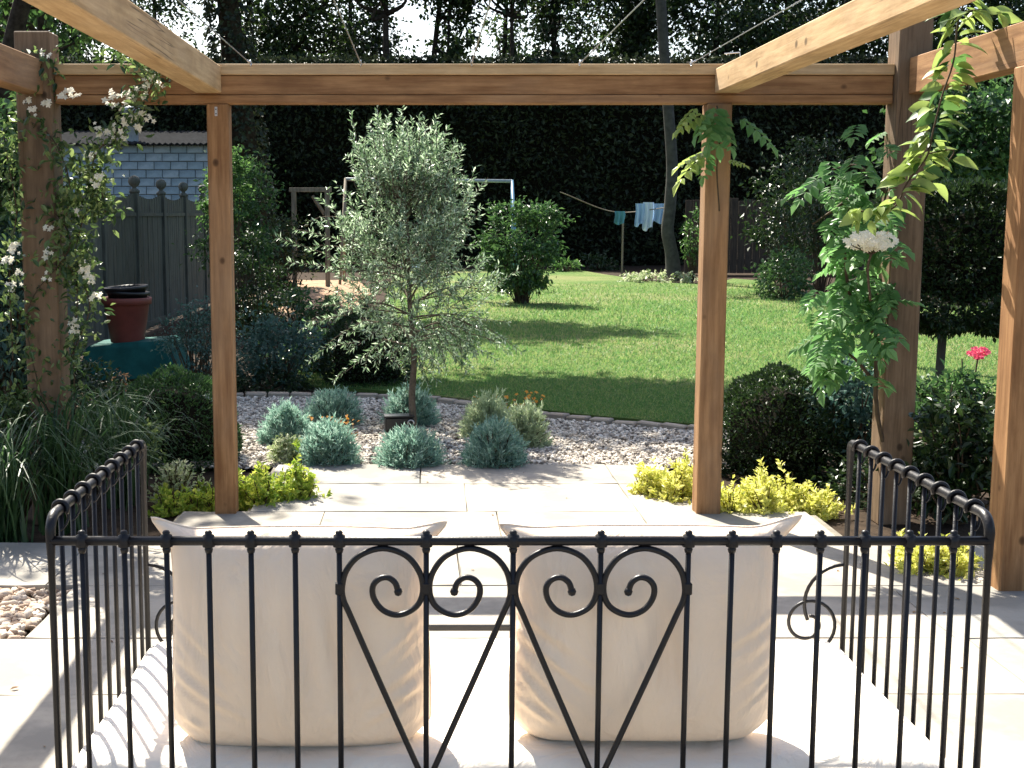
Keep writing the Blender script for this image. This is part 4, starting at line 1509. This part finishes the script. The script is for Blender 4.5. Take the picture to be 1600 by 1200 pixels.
# ================================================================== LEFT SIDE: FENCE, STORE, POT
FX = -3.8
fy = [10.0, 11.85, 13.65, 15.5, 17.3, 19.05, 20.8, 22.6, 24.4]
fn = thing('garden_fence', 'tall shaded board fence with ball topped posts along the left', 'fence', (FX, 15.5, 0))
fin_me = mesh('finial', *lathe((0, 0, 0), [(.0005, .0), (.07, 0), (.07, .03), (.05, .045), (.028, .06), (.03, .075), (.062, .10), (.08, .14), (.078, .17), (.055, .205), (.02, .222), (.0005, .225)], 14), True)
fin_me.materials.append(M['wood_fence'])
bd_me = mesh('board', *box(-.012, .012, -.073, .073, .05, 1.58, .003))
bd_me.materials.append(M['wood_fence'])
tl_me = mesh('slat', *box(-.009, .009, -.068, .068, 1.55, 1.88))
tl_me.materials.append(M['wood_fence'])
for i, y in enumerate(fy):
    p_ = part('post', box(FX - .05, FX + .05, y - .05, y + .05, 0, 1.88, .005), M['wood_fence'], fn)
    inst('finial', fin_me, fn, (FX, y, 1.88))
    if i < len(fy) - 1:
        y2 = fy[i + 1]
        k = int((y2 - y - .1) / .152)
        for j in range(k):
            yy = y + .05 + (j + .5) * (y2 - y - .1) / k
            inst('board', bd_me, fn, (FX + rng.normal() * .003, yy, 0))
            inst('slat', tl_me, fn, (FX, yy, -.07 * math.sin(PI * (yy - y) / (y2 - y))))
        for z, hgt in ((1.6, .05), (.12, .06)):
            part('rail', box(FX - .03, FX + .03, y + .051, y2 - .051, z - hgt / 2, z + hgt / 2), M['wood_fence'], fn)

# red pot with two black pots inside, on a tarpaulin covered box
ty = 12.6
tc = at(212, 545, ty)
tb = thing('tarpaulin_box', 'low box draped with a green tarpaulin under the red pot', 'box', (tc[0], ty, 0))
TW = .46
g = 26
u_, v_ = np.meshgrid(np.linspace(-1, 1, g), np.linspace(-1, 1, g))
rr = np.maximum(np.abs(u_), np.abs(v_))
top = .40 + .012 * np.sin(u_ * 5) * np.cos(v_ * 4) + .05 * u_ * (np.abs(u_) < .62)
Zt = np.where(rr < .62, top, top - (rr - .62) / .38 * .33 + .02 * np.sin(np.arctan2(v_, u_) * 9) * (rr - .62))
sp = np.where(rr < .62, rr / .62 * .8, .8 + (rr - .62) * .55)
X_ = tc[0] + u_ / np.maximum(rr, 1e-6) * sp * TW * 1.05
Y_ = ty + v_ / np.maximum(rr, 1e-6) * sp * TW * .8
i = (np.arange(g - 1)[:, None] * g + np.arange(g - 1)[None]).ravel()
part('tarpaulin', (np.stack([X_, Y_, Zt], -1).reshape(-1, 3), [np.stack([i, i + 1, i + g + 1, i + g], 1)]), M['tarp'], tb, True)
part('crate', box(tc[0] - .30, tc[0] + .30, ty - .24, ty + .24, 0.0, .28, .01), M['wood_brown'], tb)
px_, pz = at(200, 547, ty - .05)[0], .385
pt = thing('red_pot', 'large red plastic plant pot standing on the green tarpaulin', 'plant pot', (px_, ty - .05, pz))
part('pot', lathe((px_, ty - .05, pz), [(.001, 0), (.155, 0), (.16, .01), (.212, .36), (.214, .362), (.235, .365), (.238, .425), (.232, .43), (.21, .428), (.2, .36), (.15, .03), (.001, .028)], 30), M['terracotta'], pt, True)
for k in range(2):
    bp = thing('black_pot', ('black plastic pot nested in the red pot, lower of two', 'black plastic pot tilted on top of the nested pots')[k], 'plant pot', (px_ + .0, ty - .05, pz + .3 + .05 * k))
    V, F = lathe((0, 0, 0), [(.001, 0), (.14, 0), (.19, .17), (.206, .172), (.21, .2), (.2, .202), (.186, .17), (.14, .012), (.001, .01)], 28)
    Rm = np.array(Euler((.03 * k, .06 * (1 - 2 * k), 0)).to_matrix())
    part('pot', (V @ Rm.T + A([px_ + .01 * k, ty - .05, pz + .29 + .045 * k]), F), M['black_plastic'], bp, True)

# block built store beyond the fence
SY = 36.0
st = thing('block_store', 'skylight tinted concrete block outbuilding with low roof behind the fence', 'outbuilding', (-9.3, SY, 0))
x0, x1, zt = at(60, 225, SY)[0], at(352, 225, SY)[0], at(200, 226, SY)[2]
part('wall', box(x0, x1, SY, SY + 4, 0, zt), M['mortar'], st)
blk = mesh('block', *box(-.215, .215, -.03, .05, -.1, .1, .012))
blk.materials.append(M['block'])
for r_ in range(11):
    z = zt - .12 - r_ * .222
    x = x0 + .22 + (.22 if r_ % 2 else 0)
    while x < x1 - .2:
        inst('block', blk, st, (x, SY - .006 + rng.normal() * .004, z), None, (1, 1, 1))
        x += .446
rz = at(200, 205, SY)[2]
nr_ = 140
xs = np.linspace(x0 - .2, x1 + .25, nr_)
cz = .025 * np.sin(np.arange(nr_) * PI / 2)
Vr = np.vstack([np.c_[xs, np.full(nr_, SY - .25), zt + .02 + cz], np.c_[xs, np.full(nr_, SY + 4.2), zt + 0.62 + cz], np.c_[xs, np.full(nr_, SY - .25), zt - .02 + cz], np.c_[xs, np.full(nr_, SY + 4.2), zt + 0.57 + cz]])
i = np.arange(nr_ - 1)
part('roof', (Vr, [np.concatenate([np.stack([i, i + 1, i + 1 + nr_, i + nr_], 1), np.stack([i + 2 * nr_, i + 3 * nr_, i + 1 + 3 * nr_, i + 1 + 2 * nr_], 1), np.stack([i, i + 2 * nr_, i + 1 + 2 * nr_, i + 1], 1)])]), M['roof'], st)
vp = at(205, 212, SY + .5)
part('vent_pipe', lathe((vp[0], SY + .5, zt + .1), [(.2, 0), (.2, .75), (.26, .76), (.26, .9), (.001, .98)], 16), M['pale_tube'], st, True)

# ================================================================== FAR GARDEN THINGS
# weathered timber frame
FY = 26.0
fr = thing('timber_frame', 'grey timber gate frame standing left of the olive', 'frame', (*at(485, 430, FY)[:2], 0))
for u in (459, 511):
    p = at(u, 300, FY)
    part('upright', box(p[0] - .045, p[0] + .045, FY - .045, FY + .045, 0, p[2], .004), M['wood_grey'], fr)
a_, b_ = at(452, 300, FY), at(518, 300, FY)
part('crossbar', box(a_[0], b_[0], FY - .05, FY + .05, a_[2] + .001, a_[2] + .085, .004), M['wood_grey'], fr)
p, q = at(507, 335, FY), at(488, 306, FY)
part('brace', tube([(p[0], FY, p[2]), (q[0], FY, q[2])], .035, 4), M['wood_grey'], fr)

# swing set
SW = 28.0
sw = thing('swing_set', 'pale metal swing frame with blue legs behind the olive', 'swing', (.1, SW, 0))
l_, r_ = at(540, 280, SW), at(800, 283, SW)
part('top_bar', tube([l_, r_], .035, 8), M['pale_tube'], sw, True)
for e in (l_, r_):
    for s_ in (-1, 1):
        part('leg', tube([e + A([0, 0, .02]), A([e[0] + (.1 if e is r_ else -.1), SW + s_ * .75, 0])], .03, 8), M['blue_paint'] if e is r_ else M['wood_grey'], sw, True)
for xx_ in (-.5, -.05):
    part('rope', tube([(xx_, SW, l_[2]), (xx_, SW, .5)], .008, 5), M['pale_tube'], sw)
part('swing_seat', box(-.53, -.02, SW - .1, SW + .1, .47, .5, .01), M['blue_paint'], sw)

# washing line
LY = 33.5
ln = thing('washing_line', 'grey washing line strung towards the grey trunk', 'washing line', (*at(960, 420, LY)[:2], 0))
la, lb, lc = at(875, 300, LY - 2), at(960, 331, LY), at(1045, 324, LY - .8)
part('line', tube(bez([la, lb, lc], 8), .012, 5), M['wood_grey'], ln)
p = at(972, 420, LY)
part('prop', tube([(p[0], LY, 0), (p[0], LY, at(972, 333, LY)[2])], .025, 6), M['wood_grey'], ln)
for (u0, u1, v0, v1, mt_, lab) in [(960, 976, 330, 350, 'cloth_teal', 'small teal cloth hanging left on the washing line'), (993, 1007, 318, 352, 'cloth_blue', 'pale blue cloth hanging on the washing line beside the white shirt'),
                                   (1005, 1021, 316, 358, 'cloth_white', 'whitish shirt hanging in the middle of the washing line'), (1022, 1040, 318, 348, 'cloth_blue', 'pale blue cloth hanging next to the grey trunk')]:
    a1, a2 = at(u0, v0, LY - .45), at(u1, v1, LY - .45)
    g1, g2 = 14, 8
    uu, vv = np.meshgrid(np.linspace(0, 1, g1), np.linspace(0, 1, g2))
    Xc = a1[0] + (a2[0] - a1[0]) * (uu + .06 * np.sin(vv * 5))
    Zc = a1[2] + (a2[2] - a1[2]) * (vv + .08 * np.sin(uu * 6 + u0) * vv)
    Yc = LY - .45 + .06 * np.sin(uu * 14 + u0) * (.3 + vv)
    i = (np.arange(g2 - 1)[:, None] * g1 + np.arange(g1 - 1)[None]).ravel()
    Vc = np.stack([Xc, Yc, Zc], -1).reshape(-1, 3)
    nb = len(Vc)
    Fc = np.stack([i, i + 1, i + g1 + 1, i + g1], 1)
    o = part('washing', (np.vstack([Vc, Vc + A([0, .012, 0])]), [np.concatenate([Fc, Fc[:, ::-1] + nb])]), M[mt_], None, True)
    tag(o, lab, 'laundry', 'washing on the line')

# brown board fence far right
BF = 35.0
bf = thing('back_fence', 'brown upright board fence in the shade behind the right inner post', 'fence', (9.3, BF, 0))
bb_me = mesh('board', *box(-.095, .095, -.012, .012, .05, 2.0, .004))
bb_me.materials.append(M['wood_brown'])
x0, x1 = at(1075, 400, BF)[0], at(1450, 400, BF)[0]
x = x0
while x < x1:
    inst('board', bb_me, bf, (x, BF + rng.normal() * .006, 0), None, (1, 1, rng.uniform(.97, 1.02)))
    x += .2
for z in (.4, 1.6):
    part('rail', box(x0, x1, BF + .02, BF + .07, z - .04, z + .04), M['wood_brown'], bf)

# ================================================================== TREES
def tree(name, label, base, H, r0, cc, rad, nclump, rc, nleaf, L, mat, bark, bend=(0, 0), cat='tree', nl=16, lo=.35, group=None, limb=True):
    t = thing(name, label, cat, (base[0], base[1], 0), group)
    b = A([base[0], base[1], -.05])
    cc = A(cc)
    topp = A([cc[0], cc[1], H * .93])
    mid = (b + topp) / 2 + A([bend[0], bend[1], 0])
    P = bez([b, b + (mid - b) * .35 + A([bend[0] * .5, 0, 0]), mid, topp], 7)
    R_ = np.interp(np.linspace(0, 1, len(P)), [0, .06, .5, 1], [r0 * 1.45, r0, r0 * .72, r0 * .18])
    parts_ = [tube(P, R_, 10)]
    (V, F), cl = cloud(cc, rad, nclump, rc, nleaf, L, .6, lo)
    if limb:
        for c_ in cl[:nl]:
            zt_ = np.clip(c_[2] - .35 * np.linalg.norm((c_ - cc)[:2]) - .5, H * .3, H * .85)
            s0 = P[np.argmin(np.abs(P[:, 2] - zt_))]
            q = bez([s0, (s0 + c_) / 2 + A([0, 0, -.2]) + rng.normal(size=3) * .2, c_], 4)
            parts_.append(tube(q, np.linspace(r0 * .38, r0 * .06, len(q)), 6))
    part('trunk', merge(parts_), bark, t, True)
    part('crown', (V, F), mat, t, False, 'stuff')
    return t, P


# big ivy clad tree at left
bx_, by_ = at(412, 430, 27.0)[:2]
bt, P = tree('big_tree', 'huge dark ivy clad trunk rising left of the olive', (bx_, by_), 14, .36, (bx_ - 1.1, by_ - .6, 11.5), (3.0, 1.2, 1.5), 46, .8, 10000, .22, M['lf_tree'], M['bark_dark'], (-.1, 0))
n_ = 5200
zz = rng.uniform(.2, 8.5, n_)
aa = rng.uniform(0, 2 * PI, n_)
Pc = np.c_[np.interp(zz, P[:, 2], P[:, 0]), np.interp(zz, P[:, 2], P[:, 1]), zz]
dv = np.c_[np.cos(aa), np.sin(aa), np.zeros(n_)]
Pi = Pc + dv * (.36 + rng.uniform(-.02, .13, n_))[:, None]
l = .11 * rng.uniform(.6, 1.3, n_)
part('ivy', leaves(Pi, norm(dv * .6 + A([0, 0, -.6]) + rng.normal(size=(n_, 3)) * .4), norm(dv + A([0, 0, .4])), l, l * .8, 'd'), M['lf_hedge'], bt, False, 'stuff')

# grey leaning tree at right
gx_, gy_ = gnd(1052, 441)
g_ = thing('grey_tree', 'slim grey barked tree with curved trunk right of the washing', 'tree', (gx_, gy_, 0))
P = bez([at(u, v, gy_) for u, v in [(1053, 444), (1050, 400), (1043, 360), (1047, 320), (1050, 260), (1045, 180), (1036, 60), (1030, -60), (1030, -200)]], 6)
part('trunk', tube(P, np.interp(np.linspace(0, 1, len(P)), [0, .05, .15, 1], [.28, .19, .155, .11]), 12), M['bark_grey'], g_, True)
tp = P[-1]
(V, F), cl = cloud(tp + A([0.3, 0.5, 1.2]), (3.6, 3.2, 2.2), 46, .9, 6500, .18, .6, .3)
part('limbs', merge([tube(bez([P[-8], (P[-8] + c_) / 2 + A([0, 0, -.2]), c_], 4), np.linspace(.08, .02, 9), 6) for c_ in cl[:18]]), M['bark_grey'], g_, True)
part('crown', (V, F), M['lf_tree'], g_, False, 'stuff')

# overhanging trees beyond the left fence, whose crowns shade the lawn in bands
tree('fence_tree', 'leafy tree beyond the left fence whose crown spreads above the lawn', (-6.6, 19.5), 12, .2, (-2.6, 17.7, 9.0), (3.7, .9, 1.0), 56, .75, 16000, .23, M['lf_tree'], M['bark_dark'], (-.6, 0), nl=20)
tree('fence_tree', 'light leaved tree at the upper left beyond the fence', (-7.2, 23.5), 10, .16, (-6.6, 23.5, 6.9), (2.1, 2.1, 2.4), 50, .6, 5200, .15, M['lf_light'], M['bark_dark'], (.2, 0))
tree('fence_tree', 'slender tree left of the block store, at the left edge', (-8.6, 28), 10, .15, (-8.7, 28, 6.9), (2.0, 2.0, 2.6), 50, .6, 4200, .17, M['lf_tree'], M['bark_dark'], (.1, 0))

tree('fence_tree', 'broad unseen tree beyond the left fence, added to shade the border', (-5.6, 12.5), 8.5, .16, (-5.6, 12.5, 6.3), (2.2, 2.6, 1.6), 60, .7, 11000, .16, M['lf_tree'], M['bark_dark'], (-.2, 0), nl=20)  # out-of-view tree added so its crown darkens the left border

rc_ = at(1525, 215, 13.5)
tree('side_tree', 'small leafy tree showing between the right corner post and the picture edge', (at(1424, 500, 13.5)[0], 13.5), 3.6, .07, (rc_[0], 13.5, rc_[2]), (.85, .7, .72), 60, .3, 6500, .09, M['lf_bush'], M['bark_dark'], (-.1, 0), nl=14)
for (u_, yy_, rr_, lab_) in ((598, 45.5, .27, 'thick dark trunk left of the bright sky gap'), (792, 46.0, .17, 'slim dark forked trunk right of the bright sky gap'), (700, 46.5, .12, 'thin dark trunk between the sky gaps')):
    tx_ = at(u_, 60, yy_)[0]
    tree('woodland_tree', lab_, (tx_, yy_), 11.5, rr_, (tx_ + .1, yy_, 9.7), (1.5, 1.2, 1.0), 26, .6, 2600, .2, M['lf_tree'], M['bark_dark'], (rng.normal() * .15, 0), nl=14, lo=.2, group='woodland beyond the hedge')

# tall dark hedge closing the garden
HY, HT = 41.5, None
hz = at(700, 91, HY)[2]
hd = thing('tall_hedge', 'tall dark flat topped hedge closing off the far garden', 'hedge', (0, HY + 1, 0))
hx0, hx1 = -15.0, 22.0
part('hedge_shade_core', box(hx0 + .2, hx1 - .2, HY + .25, HY + 1.8, 0, hz - .12), M['core_shade'], hd)  # solid box, its near-black colour stands in for shade within the hedge
n_ = 52000
P1 = np.c_[rng.uniform(hx0, hx1, n_), HY + rng.uniform(-.12, .3, n_), rng.uniform(0, hz, n_)]
P1[:, 1] += .18 * np.sin(P1[:, 0] * 1.7) * np.sin(P1[:, 2] * 1.9 + 1)
P2 = np.c_[rng.uniform(hx0, hx1, 9000), HY + rng.uniform(0, 2, 9000), hz + rng.uniform(-.15, .05, 9000)]
P1 = np.vstack([P1, P2])
m = len(P1)
l = .2 * rng.uniform(.6, 1.3, m)
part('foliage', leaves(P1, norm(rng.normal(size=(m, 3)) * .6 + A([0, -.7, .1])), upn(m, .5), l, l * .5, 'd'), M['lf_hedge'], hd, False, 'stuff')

# woodland behind, against the bright sky
specs = [(-14.5, 50, 13, 2.2, 'leafy tree at the far left above the store roof'), (-10.6, 53, 15, 1.7, 'tall tree behind the store, left of the big trunk'), (-4.6, 48, 13, 2.2, 'airy tree right behind the big ivy trunk'),
         (-2.9, 52, 15, 1.5, 'dark tree with open branches left of the sky gap'), (1.05, 47, 14, 0.7, 'narrow tree above the olive, between two sky gaps'), (3.4, 55, 15, 0.6, 'thin tree in the middle of the bright sky gap'), (4.7, 49, 14, 1.0, 'dark tree right of the bright sky gap'),
         (7.4, 51, 15, 2.3, 'leafy tree above the pergola beam behind the grey trunk'), (10.6, 48, 14, 3.1, 'dense tree behind the grey trunk to its right'), (13.8, 52, 15, 3.4, 'dense dark tree above the right rafter'), (17.6, 49, 14, 3.3, 'dense tree behind the right corner post'),
         (21.5, 51, 14, 3.3, 'dense tree at the far right edge')]
for i, (x, y, H, r_, lab) in enumerate(specs):
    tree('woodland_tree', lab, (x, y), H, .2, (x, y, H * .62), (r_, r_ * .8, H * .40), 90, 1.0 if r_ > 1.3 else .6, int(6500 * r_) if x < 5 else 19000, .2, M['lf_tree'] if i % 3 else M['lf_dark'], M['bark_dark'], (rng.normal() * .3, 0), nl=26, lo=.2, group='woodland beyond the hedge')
